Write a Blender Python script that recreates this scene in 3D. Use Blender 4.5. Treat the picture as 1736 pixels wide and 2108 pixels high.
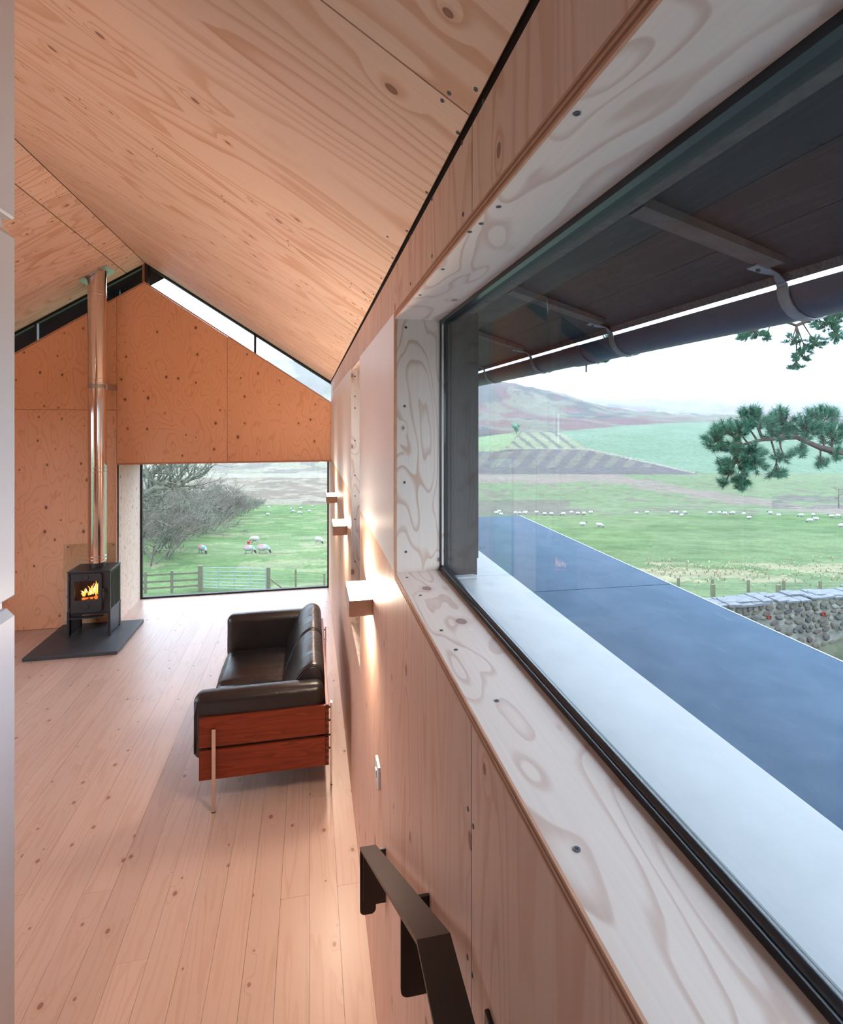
import bpy, bmesh, math, random
import numpy as np
from mathutils import Vector, Matrix, noise as mnoise

for _o in list(bpy.data.objects):
    bpy.data.objects.remove(_o)
S = bpy.context.scene
COL = S.collection
R = math.radians

# ------------------------------------------------------------------ camera
# room axes: X to the right (window wall at X = W), Y towards the far gable, Z up, Z = 0 the living-room floor
FOC, PX, PY, YAW, EYE = 1107.25, 868.0, 865.8, R(11.697), 2.5
cam = bpy.data.cameras.new('camera')
cam.sensor_fit = 'HORIZONTAL'; cam.sensor_width = 36.0
cam.lens = 36.0 * FOC / 1736.0
cam.shift_y = -(1054.0 - PY) / 1736.0
cam.clip_start = 0.05; cam.clip_end = 6000
camo = bpy.data.objects.new('camera', cam); COL.objects.link(camo)
camo.location = (0, 0, EYE); camo.rotation_euler = (R(90), 0, -YAW)
S.camera = camo

# ------------------------------------------------------------------ sky (even white overcast), exposure
wd = bpy.data.worlds.new('overcast_sky'); S.world = wd; wd.use_nodes = True
bg = wd.node_tree.nodes['Background']
bg.inputs['Color'].default_value = (0.66, 0.81, 1.0, 1); bg.inputs['Strength'].default_value = 6.0
S.view_settings.view_transform = 'Standard'; S.view_settings.look = 'None'
S.view_settings.exposure = 0.0; S.view_settings.gamma = 1.0
S.view_settings.use_curve_mapping = False
cy = S.cycles
cy.use_denoising = True; cy.use_light_tree = False
cy.max_bounces = 6; cy.diffuse_bounces = 4; cy.glossy_bounces = 3; cy.transmission_bounces = 2
cy.transparent_max_bounces = 16; cy.volume_bounces = 1
cy.caustics_reflective = False; cy.caustics_refractive = False
cy.sample_clamp_indirect = 6.0
LAMP = 175.0        # radiance of the lamps' diffusers
LAMPC = (1.0, 0.80, 0.63)

# ------------------------------------------------------------------ node helpers
class G:
    def __init__(s, name):
        s.m = bpy.data.materials.new(name); s.m.use_nodes = True
        s.t = s.m.node_tree; s.t.nodes.clear()
        s.out = s.t.nodes.new('ShaderNodeOutputMaterial')
    def n(s, typ, attrs=None, **ins):
        nd = s.t.nodes.new('ShaderNode' + typ)
        for k, v in (attrs or {}).items(): setattr(nd, k, v)
        for k, v in ins.items():
            key = int(k[1:]) if k[0] == 'i' and k[1:].isdigit() else k.replace('_', ' ')
            s.set(nd.inputs[key], v)
        return nd
    def set(s, sock, v):
        if isinstance(v, bpy.types.NodeSocket): s.t.links.new(v, sock)
        elif isinstance(v, (tuple, list)) and sock.type == 'RGBA' and len(v) == 3: sock.default_value = (*v, 1)
        else: sock.default_value = v
    def math(s, op, a, b=0.0, c=0.0, clamp=False):
        nd = s.t.nodes.new('ShaderNodeMath'); nd.operation = op; nd.use_clamp = clamp
        s.set(nd.inputs[0], a); s.set(nd.inputs[1], b); s.set(nd.inputs[2], c)
        return nd.outputs[0]
    def mix(s, f, a, b, mode='MIX'):
        nd = s.t.nodes.new('ShaderNodeMix'); nd.data_type = 'RGBA'; nd.blend_type = mode
        s.set(nd.inputs[0], f); s.set(nd.inputs[6], a); s.set(nd.inputs[7], b)
        return nd.outputs[2]
    def smooth(s, x, a, b, lo=0.0, hi=1.0):
        nd = s.n('MapRange', {'interpolation_type': 'SMOOTHSTEP'})
        s.set(nd.inputs[0], x)
        for i, v in enumerate((a, b, lo, hi)): s.set(nd.inputs[i + 1], v)
        return nd.outputs[0]
    def ramp(s, x, pts):
        nd = s.n('ValToRGB'); s.set(nd.inputs[0], x); e = nd.color_ramp.elements
        while len(e) < len(pts): e.new(0.5)
        for el, (p, c) in zip(e, pts):
            el.position = p; el.color = (*c, 1) if len(c) == 3 else c
        return nd.outputs[0]
    def noise(s, vec, scale, detail=3.0, rough=0.5, dist=0.0):
        nd = s.n('TexNoise'); s.set(nd.inputs['Vector'], vec)
        nd.inputs['Scale'].default_value = scale; nd.inputs['Detail'].default_value = detail
        nd.inputs['Roughness'].default_value = rough; nd.inputs['Distortion'].default_value = dist
        return nd.outputs['Fac']
    def comb(s, x, y, z=0.0):
        nd = s.n('CombineXYZ')
        for i, v in enumerate((x, y, z)): s.set(nd.inputs[i], v)
        return nd.outputs[0]
    def objco(s):
        return s.n('TexCoord').outputs['Object']
    def rnd(s):
        return s.n('ObjectInfo').outputs['Random']
    def bsdf(s, color, rough=0.5, metal=0.0, normal=None, spec=None, **kw):
        b = s.n('BsdfPrincipled')
        s.set(b.inputs['Base Color'], color); s.set(b.inputs['Roughness'], rough); s.set(b.inputs['Metallic'], metal)
        if spec is not None: s.set(b.inputs['Specular IOR Level'], spec)
        if normal is not None: s.set(b.inputs['Normal'], normal)
        for k, v in kw.items(): s.set(b.inputs[k.replace('_', ' ')], v)
        s.t.links.new(b.outputs[0], s.out.inputs[0])
        return s.m
    def bump(s, h, strength=0.2, dist=0.002):
        nd = s.n('Bump'); nd.inputs['Strength'].default_value = strength; nd.inputs['Distance'].default_value = dist
        s.set(nd.inputs['Height'], h)
        return nd.outputs[0]

def wood(name, axis, light, dark, knot, grain=9.0, low=(0.55, 3.2), lines=0.8, knot_scale=4.0, knot_r=0.055,
         knot_keep=0.55, rough=0.5, tone=0.12, spec=0.35, thin=0.5, vary=0.04):
    """softwood veneer: growth-ring contours stretched along 'axis', knots with the grain flowing round them"""
    g = G(name)
    sp = g.n('SeparateXYZ'); g.set(sp.inputs[0], g.objco())
    ax = 'xyz'.index(axis)
    al = sp.outputs[ax]; others = [sp.outputs[i] for i in range(3) if i != ax]
    ac = g.math('ADD', others[0], others[1]); rn = g.math('MULTIPLY', g.rnd(), 61.7)
    vo = g.n('TexVoronoi', {'voronoi_dimensions': '2D', 'feature': 'F1'})
    g.set(vo.inputs['Vector'], g.comb(g.math('MULTIPLY_ADD', al, 0.72, rn), g.math('MULTIPLY_ADD', ac, 1.0, rn)))
    vo.inputs['Scale'].default_value = knot_scale; vo.inputs['Randomness'].default_value = 0.95
    cs = g.n('SeparateColor'); g.set(cs.inputs[0], vo.outputs['Color'])
    keep = g.math('LESS_THAN', cs.outputs[1], knot_keep)
    rad = g.math('MULTIPLY', g.math('MULTIPLY_ADD', cs.outputs[0], 0.8, 0.2), knot_r)
    kd = g.math('DIVIDE', vo.outputs['Distance'], rad)
    km = g.math('MULTIPLY', g.smooth(kd, 0.72, 1.0, 1.0, 0.0), keep)
    warp = g.math('MULTIPLY', g.smooth(kd, 0.0, 5.5, 1.0, 0.0), keep)
    vec = g.comb(g.math('MULTIPLY', al, low[0]), g.math('MULTIPLY', ac, low[1]), rn)
    n1 = g.noise(vec, 1.0, 2.2, 0.42, 0.35)
    wob = g.noise(g.comb(g.math('MULTIPLY', al, 7.0), g.math('MULTIPLY', ac, 16.0), rn), 1.0, 2.0)
    field = g.math('ADD', g.math('MULTIPLY_ADD', n1, grain, g.math('MULTIPLY', wob, 0.35)), g.math('MULTIPLY', warp, 1.0))
    fr = g.math('FRACT', field)
    line = g.math('MULTIPLY', g.smooth(fr, thin, 0.90), g.smooth(fr, 0.92, 1.0, 1.0, 0.0))
    amp = g.math('MULTIPLY_ADD', g.noise(vec, 1.7, 1.0), 1.1, 0.1)
    line = g.math('MULTIPLY', g.math('MULTIPLY', line, amp), lines, clamp=True)
    fib = g.noise(g.comb(g.math('MULTIPLY', al, 3.0), g.math('MULTIPLY', ac, 170.0), rn), 1.0, 2.0)
    tn = g.noise(g.comb(g.math('MULTIPLY', al, 0.8), g.math('MULTIPLY', ac, 1.6), rn), 1.0, 2.0)
    c = g.mix(line, light, dark)
    c = g.mix(1.0, c, g.ramp(g.math('MULTIPLY_ADD', fib, 0.35, g.math('MULTIPLY', tn, 0.65)),
                             [(0.25, (1 - tone,) * 3), (0.75, (1 + tone * 0.6,) * 3)]), 'MULTIPLY')
    c = g.mix(1.0, c, g.ramp(g.rnd(), [(0.0, (1 - vary, 1 - vary * 1.15, 1 - vary * 1.3)), (1.0, (1 + vary,) * 3)]), 'MULTIPLY')
    halo = g.math('MULTIPLY', g.math('MULTIPLY', g.smooth(kd, 1.0, 2.2, 1.0, 0.0), keep), 0.35)
    c = g.mix(halo, c, dark)
    kcol = g.mix(g.smooth(kd, 0.3, 0.95), [v * 1.5 for v in knot], knot)
    c = g.mix(g.math('MULTIPLY', km, 0.88), c, kcol)
    g.bsdf(c, rough, spec=spec)
    return g.m

def plain(name, color, rough=0.5, metal=0.0, var=0.06, scale=8.0, bump=0.0, spec=None):
    g = G(name); v = g.objco()
    n = g.noise(v, scale, 4.0, 0.6)
    c = g.mix(1.0, color, g.ramp(n, [(0.25, (1 - var,) * 3), (0.75, (1 + var,) * 3)]), 'MULTIPLY')
    return g.bsdf(c, rough, metal, g.bump(n, bump, 0.004) if bump else None, spec)

def emitter(name, color, strength):
    g = G(name); e = g.n('Emission'); g.set(e.inputs[0], color); g.set(e.inputs[1], strength)
    g.t.links.new(e.outputs[0], g.out.inputs[0]); return g.m

def quiet(m):
    m.cycles.emission_sampling = 'NONE'; return m

def glass(name, f0=0.045, tint=(0.97, 0.985, 0.98), top=1.0):
    """clear pane: straight transmission plus the mirror reflection of the face, stronger at grazing angles"""
    g = G(name); lw = g.n('LayerWeight'); lw.inputs['Blend'].default_value = 0.5
    f = g.math('MULTIPLY_ADD', g.math('POWER', lw.outputs['Facing'], 5.0), top - f0, f0)
    tr = g.n('BsdfTransparent'); g.set(tr.inputs[0], tint)
    gl = g.n('BsdfGlossy'); gl.inputs['Roughness'].default_value = 0.0; g.set(gl.inputs[0], (1, 1, 1))
    mx = g.n('MixShader'); g.set(mx.inputs[0], f)
    g.t.links.new(tr.outputs[0], mx.inputs[1]); g.t.links.new(gl.outputs[0], mx.inputs[2])
    g.t.links.new(mx.outputs[0], g.out.inputs[0]); return g.m

# ------------------------------------------------------------------ materials
PLY_L, PLY_D, KNOT = (0.80, 0.565, 0.435), (0.60, 0.315, 0.185), (0.17, 0.075, 0.055)
WAL_L, WAL_D = (0.88, 0.475, 0.28), (0.70, 0.315, 0.15)
M = {}
M['ply_x'] = wood('ceiling_plywood', 'x', PLY_L, PLY_D, KNOT, grain=15, low=(0.45, 2.8), knot_scale=5.0, knot_r=0.07, knot_keep=0.5, thin=0.45, lines=0.95)
M['ply_y'] = wood('plywood_grain_along_room', 'y', PLY_L, PLY_D, KNOT, grain=12, low=(1.6, 5.0), knot_scale=3.6, knot_r=0.05)
M['ply_z'] = wood('plywood_upright_grain', 'z', PLY_L, PLY_D, KNOT, grain=12, low=(0.6, 5.5), knot_scale=4.0, knot_r=0.055, thin=0.5)
M['gable'] = wood('gable_plywood', 'z', WAL_L, WAL_D, (0.13, 0.045, 0.03), grain=17, low=(1.3, 3.2), lines=0.75, thin=0.68, knot_scale=4.6, knot_r=0.085, knot_keep=0.7, tone=0.06)
M['lower'] = wood('lower_wall_plywood', 'z', (0.74, 0.47, 0.345), (0.56, 0.27, 0.165), KNOT, grain=13, low=(0.5, 4.5), lines=0.6, knot_scale=3.6, knot_r=0.06, knot_keep=0.5)
M['reveal_z'] = wood('reveal_plywood_upright', 'z', (0.78, 0.655, 0.565), (0.56, 0.345, 0.235), (0.2, 0.11, 0.1), grain=13, low=(1.9, 6.5), knot_scale=6.0, knot_r=0.10, lines=1.0, knot_keep=0.5, thin=0.62)
M['reveal_y'] = wood('reveal_plywood_lengthwise', 'y', (0.77, 0.65, 0.57), (0.56, 0.375, 0.30), (0.2, 0.11, 0.1), grain=12, low=(1.7, 6.0), knot_scale=5.0, knot_r=0.085, lines=0.95, knot_keep=0.42, thin=0.62)
M['floor'] = wood('pine_floorboard', 'y', (0.59, 0.43, 0.355), (0.46, 0.27, 0.195), (0.2, 0.085, 0.07), grain=8, low=(0.6, 9.0), lines=0.5, knot_scale=6.0, knot_r=0.08, knot_keep=0.5, rough=0.33, vary=0.05, tone=0.07, spec=0.5)
M['ply_edge'] = plain('plywood_edge', (0.58, 0.30, 0.18), 0.6, var=0.15, scale=30)
M['ply_edge_dark'] = plain('plywood_edge_glue_line', (0.30, 0.14, 0.08), 0.6)
M['pale'] = plain('pale_painted_board', (0.90, 0.87, 0.88), 0.4, var=0.02, scale=3)
M['dark_gap'] = plain('dark_joint', (0.02, 0.017, 0.015), 0.9)
M['deck'] = plain('roof_deck', (0.05, 0.04, 0.035), 0.8)
M['white'] = plain('white_lacquer', (0.66, 0.67, 0.69), 0.35, var=0.01)
M['plate'] = plain('white_plastic', (0.8, 0.8, 0.8), 0.35, var=0.01)
M['screw'] = plain('screw_head', (0.13, 0.14, 0.16), 0.45, 0.7, var=0.2, scale=90)
M['screw_hole'] = plain('screw_recess', (0.02, 0.02, 0.025), 0.6)
M['glass'] = glass('window_glass', 0.018, top=0.34)
M['shield'] = glass('heat_shield_glass', 0.04, (0.93, 0.95, 0.92))
M['stove_glass'] = glass('stove_glass', 0.015, (0.9, 0.8, 0.7), 0.3)
M['verge'] = plain('black_verge_boards', (0.010, 0.011, 0.018), 0.9, spec=0.0)
M['frame'] = plain('black_window_frame', (0.006, 0.006, 0.008), 0.5)
M['gasket'] = plain('rubber_gasket', (0.012, 0.018, 0.026), 0.28, var=0.2, scale=6)
M['slate'] = plain('slate_hearth', (0.045, 0.052, 0.062), 0.5, var=0.25, scale=5, bump=0.25)
M['iron'] = plain('black_cast_iron', (0.024, 0.023, 0.026), 0.42, 0.0, var=0.15, scale=60, bump=0.08)
M['iron_in'] = plain('firebox_lining', (0.05, 0.02, 0.012), 0.9)
M['steel'] = plain('polished_flue_steel', (0.80, 0.74, 0.69), 0.10, 1.0, var=0.02)
M['steel_b'] = plain('brushed_steel', (0.45, 0.46, 0.48), 0.32, 1.0, var=0.05, scale=40)
M['chrome'] = plain('chrome_leg', (0.75, 0.68, 0.62), 0.15, 1.0, var=0.02)
M['bronze'] = plain('bronze_sconce', (0.58, 0.44, 0.35), 0.42, 0.85, var=0.05, scale=20)
M['rail'] = plain('dark_steel_handrail', (0.010, 0.007, 0.007), 0.4, 0.0, var=0.15, scale=15)
M['rubber'] = plain('black_foot', (0.01, 0.01, 0.01), 0.6)
M['leather_seam'] = plain('leather_piping', (0.008, 0.007, 0.008), 0.5)
M['ember'] = quiet(emitter('ember_glow', (1.0, 0.22, 0.04), 1.6))
M['flame'] = quiet(emitter('flame', (1.0, 0.42, 0.10), 3.0))
M['flame_hot'] = quiet(emitter('flame_core', (1.0, 0.70, 0.30), 5.0))
M['log'] = plain('charred_log', (0.03, 0.018, 0.012), 0.9, var=0.5, scale=30, bump=0.4)
M['lamp'] = emitter('lamp_diffuser', LAMPC, LAMP)
def _leather():
    g = G('black_leather'); v = g.objco()
    fine = g.noise(v, 260, 2.0); wr = g.noise(v, 16, 4.0, 0.6, 1.2)
    return g.bsdf(g.mix(wr, (0.006, 0.006, 0.008), (0.015, 0.013, 0.015)), g.smooth(wr, 0.2, 0.8, 0.26, 0.42),
                  normal=g.bump(g.math('MULTIPLY_ADD', fine, 0.25, wr), 0.35, 0.006), spec=0.6)
M['leather'] = _leather()
def _rose(axis):
    g = G('rosewood_' + axis); sp = g.n('SeparateXYZ'); g.set(sp.inputs[0], g.objco()); rn = g.math('MULTIPLY', g.rnd(), 31)
    ax = 'xyz'.index(axis); o = [sp.outputs[i] for i in range(3) if i != ax]
    ac = g.math('ADD', o[0], o[1])
    n = g.noise(g.comb(g.math('MULTIPLY', sp.outputs[ax], 1.2), g.math('MULTIPLY', ac, 14), rn), 1.0, 3.0, 0.5, 0.4)
    f = g.math('FRACT', g.math('MULTIPLY', n, 7.0))
    fib = g.noise(g.comb(g.math('MULTIPLY', sp.outputs[ax], 6), g.math('MULTIPLY', ac, 260), rn), 1.0, 2.0)
    c = g.mix(g.math('MULTIPLY_ADD', f, 0.6, g.math('MULTIPLY', fib, 0.4)), (0.12, 0.017, 0.006), (0.25, 0.042, 0.014))
    return g.bsdf(c, 0.32, spec=0.4)
M['rose_x'] = _rose('x'); M['rose_y'] = _rose('y')
M['rose_end'] = plain('rosewood_end_grain', (0.07, 0.012, 0.006), 0.5)
# outside
def _soffit():
    g = G('black_stained_timber'); sp = g.n('SeparateXYZ'); g.set(sp.inputs[0], g.objco()); rn = g.math('MULTIPLY', g.rnd(), 40)
    n = g.noise(g.comb(g.math('MULTIPLY', sp.outputs[1], 2.0), g.math('MULTIPLY', sp.outputs[0], 24.0), rn), 1.0, 4.0, 0.6, 0.5)
    f = g.math('FRACT', g.math('MULTIPLY', n, 6.0))
    c = g.mix(g.math('MULTIPLY', g.smooth(f, 0.6, 0.95), 0.7), (0.012, 0.009, 0.010), (0.032, 0.025, 0.028))
    return g.bsdf(c, 0.6)
M['soffit'] = _soffit()
M['rafter'] = plain('weathered_rafter', (0.10, 0.075, 0.072), 0.7, var=0.3, scale=24, bump=0.2)
M['weathered'] = plain('weathered_batten', (0.085, 0.07, 0.062), 0.75, var=0.45, scale=40, bump=0.4)
M['gutter'] = plain('grey_gutter', (0.065, 0.08, 0.125), 0.42, 0.0, var=0.15, scale=9)
M['strap'] = plain('galvanised_strap', (0.30, 0.31, 0.33), 0.5, 0.4, var=0.15, scale=30)
M['mesh'] = plain('eaves_mesh', (0.12, 0.12, 0.14), 0.6, var=0.5, scale=150)
M['alu'] = plain('white_aluminium_sill', (0.42, 0.43, 0.44), 0.45, 0.0, var=0.10, scale=7)
def _membrane():
    g = G('slate_grey_membrane'); v = g.objco()
    n = g.noise(v, 5, 5, 0.65, 0.4); d = g.noise(v, 90, 3, 0.7)
    st = g.noise(g.comb(*[g.math('MULTIPLY', x, k) for x, k in zip((lambda s: [s.outputs[0], s.outputs[1], s.outputs[2]])(sepn(g, v)), (26, 5, 1))]), 1.0, 3.0)
    c = g.mix(g.smooth(n, 0.3, 0.75), (0.036, 0.066, 0.105), (0.055, 0.09, 0.135))
    c = g.mix(g.math('MULTIPLY', g.smooth(st, 0.62, 0.75), 0.35), c, (0.10, 0.125, 0.165))
    c = g.mix(g.math('MULTIPLY', g.smooth(d, 0.66, 0.74), 0.7), c, (0.02, 0.025, 0.04))
    return g.bsdf(c, 0.6, spec=0.06)
def sepn(g, v):
    s = g.n('SeparateXYZ'); g.set(s.inputs[0], v); return s
M['membrane'] = _membrane()
M['bark'] = plain('pine_bark', (0.075, 0.045, 0.036), 0.85, var=0.4, scale=30, bump=0.4)
M['twig'] = plain('lichened_bark', (0.135, 0.13, 0.10), 0.9, var=0.4, scale=3)
M['twig_b'] = plain('brown_twigs', (0.125, 0.105, 0.085), 0.9, var=0.4, scale=3)
def _needles():
    g = G('pine_needles'); n = g.noise(g.objco(), 3.0, 3.0)
    return g.bsdf(g.mix(n, (0.024, 0.10, 0.062), (0.058, 0.165, 0.09)), 0.5, spec=0.4)
M['needles'] = _needles()
M['wool'] = plain('sheep_wool', (0.36, 0.35, 0.32), 0.95, var=0.12, scale=9, bump=0.5)
M['face'] = plain('sheep_face', (0.05, 0.042, 0.045), 0.9)
M['mark_pink'] = plain('pink_marker', (0.6, 0.16, 0.2), 0.9)
M['mark_blue'] = plain('blue_marker', (0.12, 0.32, 0.5), 0.9)
M['red'] = plain('red_plastic', (0.55, 0.02, 0.03), 0.5)
M['post'] = plain('lichened_post', (0.14, 0.13, 0.085), 0.9, var=0.4, scale=14)
M['galv'] = plain('galvanised_gate', (0.30, 0.34, 0.37), 0.5, 0.3, var=0.1)
M['wire'] = plain('fence_wire', (0.28, 0.28, 0.27), 0.6, 0.3)
M['mortar'] = plain('lime_mortar', (0.17, 0.165, 0.14), 0.95, var=0.7, scale=5, bump=0.6)
def _stone():
    g = G('rubble_stone'); v = g.objco(); r = g.rnd()
    c = g.ramp(r, [(0.0, (0.045, 0.05, 0.06)), (0.3, (0.10, 0.09, 0.075)), (0.55, (0.13, 0.12, 0.09)), (0.75, (0.075, 0.05, 0.045)), (0.9, (0.21, 0.2, 0.17))])
    n = g.noise(v, 14, 4, 0.65)
    c = g.mix(g.math('MULTIPLY', g.smooth(n, 0.5, 0.7), 0.6), c, (0.2, 0.2, 0.15))
    return g.bsdf(c, 0.9, normal=g.bump(n, 0.5, 0.02))
M['stone'] = _stone()
M['coping'] = plain('grey_coping_slate', (0.12, 0.125, 0.135), 0.8, var=0.4, scale=9, bump=0.4)
M['clay'] = plain('clay_pipe', (0.30, 0.05, 0.035), 0.8)
M['straw'] = plain('dry_grass', (0.36, 0.31, 0.19), 0.9, var=0.2, scale=1)
def _terrain():
    g = G('field_and_moor'); a = g.n('Attribute', {'attribute_name': 'zone'})
    v = g.n('TexCoord').outputs['Object']
    n = g.noise(v, 0.35, 6, 0.65); f = g.noise(v, 3.0, 4, 0.7); l = g.noise(v, 0.03, 4, 0.6)
    c = g.mix(1.0, a.outputs['Color'], g.ramp(n, [(0.25, (0.6, 0.66, 0.62)), (0.75, (1.4, 1.32, 1.35))]), 'MULTIPLY')
    c = g.mix(1.0, c, g.ramp(f, [(0.25, (0.55,) * 3), (0.75, (1.42,) * 3)]), 'MULTIPLY')
    c = g.mix(1.0, c, g.ramp(l, [(0.3, (0.86, 0.9, 0.84)), (0.7, (1.14, 1.08, 1.14))]), 'MULTIPLY')
    return g.bsdf(c, 0.95, spec=0.1)
M['terrain'] = _terrain()
M['yard'] = plain('yard_grass', (0.06, 0.085, 0.035), 0.95, var=0.3, scale=2)

# ------------------------------------------------------------------ object helpers
def link(o, parent=None):
    COL.objects.link(o)
    if parent is not None: o.parent = parent
    return o
def tag(o, label=None, cat=None, group=None, kind=None):
    if label: o['label'] = label
    if cat: o['category'] = cat
    if group: o['group'] = group
    if kind: o['kind'] = kind
    return o
def empty(name, loc=(0, 0, 0), rz=0.0):
    o = bpy.data.objects.new(name, None); o.empty_display_size = 0.1
    link(o); o.location = loc; o.rotation_euler = (0, 0, rz); return o
class MB:
    """collects geometry for ONE mesh object"""
    def __init__(s): s.v = []; s.f = []; s.mi = []; s.cur = 0
    def add(s, vs, fs, m=None):
        b = len(s.v); s.v.extend([tuple(p) for p in vs]); s.f.extend([tuple(i + b for i in f) for f in fs])
        s.mi.extend([s.cur if m is None else m] * len(fs)); return s
    def box(s, x0, x1, y0, y1, z0, z1, m=None):
        v = [(x, y, z) for z in (z0, z1) for y in (y0, y1) for x in (x0, x1)]
        return s.add(v, [(0, 2, 3, 1), (4, 5, 7, 6), (0, 1, 5, 4), (2, 6, 7, 3), (0, 4, 6, 2), (1, 3, 7, 5)], m)
    def prism(s, poly, axis, a0, a1, m=None):
        """poly in the two other axes (cyclic order), extruded along axis"""
        def P(q, a):
            if axis == 'x': return (a, q[0], q[1])
            if axis == 'y': return (q[0], a, q[1])
            return (q[0], q[1], a)
        n = len(poly)
        v = [P(q, a0) for q in poly] + [P(q, a1) for q in poly]
        fs = [tuple(range(n - 1, -1, -1)), tuple(range(n, 2 * n))] + [(i, (i + 1) % n, n + (i + 1) % n, n + i) for i in range(n)]
        return s.add(v, fs, m)
    def tube(s, pts, rad, n=8, cap=True, m=None):
        pts = [Vector(p) for p in pts]
        rad = rad if isinstance(rad, (list, tuple)) else [rad] * len(pts)
        vs = []; up = None
        for i, p in enumerate(pts):
            d = (pts[min(i + 1, len(pts) - 1)] - pts[max(i - 1, 0)]).normalized()
            if up is None: up = Vector((0, 0, 1)) if abs(d.z) < 0.9 else Vector((1, 0, 0))
            a = d.cross(up)
            if a.length < 1e-6: a = d.cross(Vector((0.3, 1, 0.2)))
            a.normalize(); b = a.cross(d).normalized(); up = b
            for k in range(n):
                t = 2 * math.pi * k / n
                vs.append(p + (a * math.cos(t) + b * math.sin(t)) * rad[i])
        fs = [(i * n + k, i * n + (k + 1) % n, (i + 1) * n + (k + 1) % n, (i + 1) * n + k) for i in range(len(pts) - 1) for k in range(n)]
        if cap: fs += [tuple(range(n - 1, -1, -1)), tuple(range((len(pts) - 1) * n, len(pts) * n))]
        return s.add(vs, fs, m)
    def strip(s, pts, width_dir, w, th_dir, th, m=None):
        """flat bar following pts; width_dir / th_dir vectors (single or per point)"""
        vs = []
        for i, p in enumerate(pts):
            wd_ = Vector(width_dir[i] if isinstance(width_dir, list) else width_dir); td = Vector(th_dir[i] if isinstance(th_dir, list) else th_dir)
            p = Vector(p)
            vs += [p - wd_ * w / 2 - td * th / 2, p + wd_ * w / 2 - td * th / 2, p + wd_ * w / 2 + td * th / 2, p - wd_ * w / 2 + td * th / 2]
        n = len(pts)
        fs = [(i * 4 + k, i * 4 + (k + 1) % 4, (i + 1) * 4 + (k + 1) % 4, (i + 1) * 4 + k) for i in range(n - 1) for k in range(4)]
        fs += [(3, 2, 1, 0), ((n - 1) * 4, (n - 1) * 4 + 1, (n - 1) * 4 + 2, (n - 1) * 4 + 3)]
        return s.add(vs, fs, m)
    def mesh(s, name, mats, smooth=False, center=False):
        me = bpy.data.meshes.new(name)
        c = Vector((0, 0, 0))
        if center and s.v:
            a = np.array(s.v); c = Vector(((a.min(0) + a.max(0)) / 2).tolist())
        me.from_pydata([tuple(Vector(p) - c) for p in s.v] if center else s.v, [], s.f)
        for m in (mats if isinstance(mats, (list, tuple)) else [mats]): me.materials.append(m)
        if any(s.mi): me.polygons.foreach_set('material_index', s.mi)
        me.update()
        bm = bmesh.new(); bm.from_mesh(me); bmesh.ops.recalc_face_normals(bm, faces=bm.faces); bm.to_mesh(me); bm.free()
        if smooth:
            me.polygons.foreach_set('use_smooth', [True] * len(me.polygons))
            if smooth is not True: me.set_sharp_from_angle(angle=R(smooth))
        return me, c
    def build(s, name, mats, parent=None, smooth=False, center=True):
        me, c = s.mesh(name, mats, smooth, center)
        o = bpy.data.objects.new(name, me); link(o, parent)
        o.location = c if parent is None or True else c
        return o
def box(name, x0, x1, y0, y1, z0, z1, mat, parent=None, bevel=0.0):
    me, c = MB().box(x0, x1, y0, y1, z0, z1).mesh(name, mat, center=True)
    if bevel:
        bm = bmesh.new(); bm.from_mesh(me)
        bmesh.ops.bevel(bm, geom=list(bm.edges), offset=bevel, segments=2, affect='EDGES', profile=0.5)
        bm.to_mesh(me); bm.free()
    o = bpy.data.objects.new(name, me); link(o, parent); o.location = c
    return o
def rounded_box(name, x0, x1, y0, y1, z0, z1, r, mat, parent=None, puff=(0, 0, 0), wrinkle=0.0, seed=0, n=14):
    h = Vector(((x1 - x0) / 2, (y1 - y0) / 2, (z1 - z0) / 2)); c = Vector(((x0 + x1) / 2, (y0 + y1) / 2, (z0 + z1) / 2))
    def samples(hh):
        k = 5
        e = [-(hh) + r * (1 - math.cos(math.pi / 2 * i / k)) for i in range(k + 1)]
        m = max(2, int(n * (2 * hh - 2 * r) / 0.7))
        mid = [-hh + r + (2 * hh - 2 * r) * i / m for i in range(1, m)]
        return e + mid + [-q for q in reversed(e)]
    idx = {}; vs = []; fs = []
    def V(p):
        key = tuple(round(q, 5) for q in p)
        if key not in idx:
            P = Vector(p); inn = Vector([max(-(h[i] - r), min(h[i] - r, P[i])) for i in range(3)])
            d = P - inn
            if d.length > 1e-9:
                nd = d.normalized(); P = inn + nd * r
            u = [p[i] / h[i] for i in range(3)]
            for i in range(3):
                j, k = [q for q in range(3) if q != i]
                if abs(P[i]) > 1e-6:
                    P[i] += math.copysign(1, u[i]) * puff[i] * abs(u[i]) * (1 - u[j] ** 2) * (1 - u[k] ** 2)
            if wrinkle:
                q = P * 9 + Vector((seed * 7.3, seed * 3.1, 0)); s_ = mnoise.noise(Vector((q.x * 0.6, q.y * 1.7, q.z * 0.7)))
                P = P * (1 + wrinkle * s_)
            idx[key] = len(vs); vs.append(P + c)
        return idx[key]
    S3 = [samples(h[i]) for i in range(3)]
    for ax in range(3):
        a, b = [q for q in range(3) if q != ax]
        for sg in (-1, 1):
            for i in range(len(S3[a]) - 1):
                for j in range(len(S3[b]) - 1):
                    q = []
                    for (ii, jj) in ((i, j), (i + 1, j), (i + 1, j + 1), (i, j + 1)):
                        p = [0, 0, 0]; p[ax] = sg * h[ax]; p[a] = S3[a][ii]; p[b] = S3[b][jj]; q.append(V(p))
                    if len(set(q)) >= 3: fs.append(tuple(dict.fromkeys(q)))
    mb = MB(); mb.add(vs, fs)
    return mb.build(name, mat, parent, smooth=True)
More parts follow.
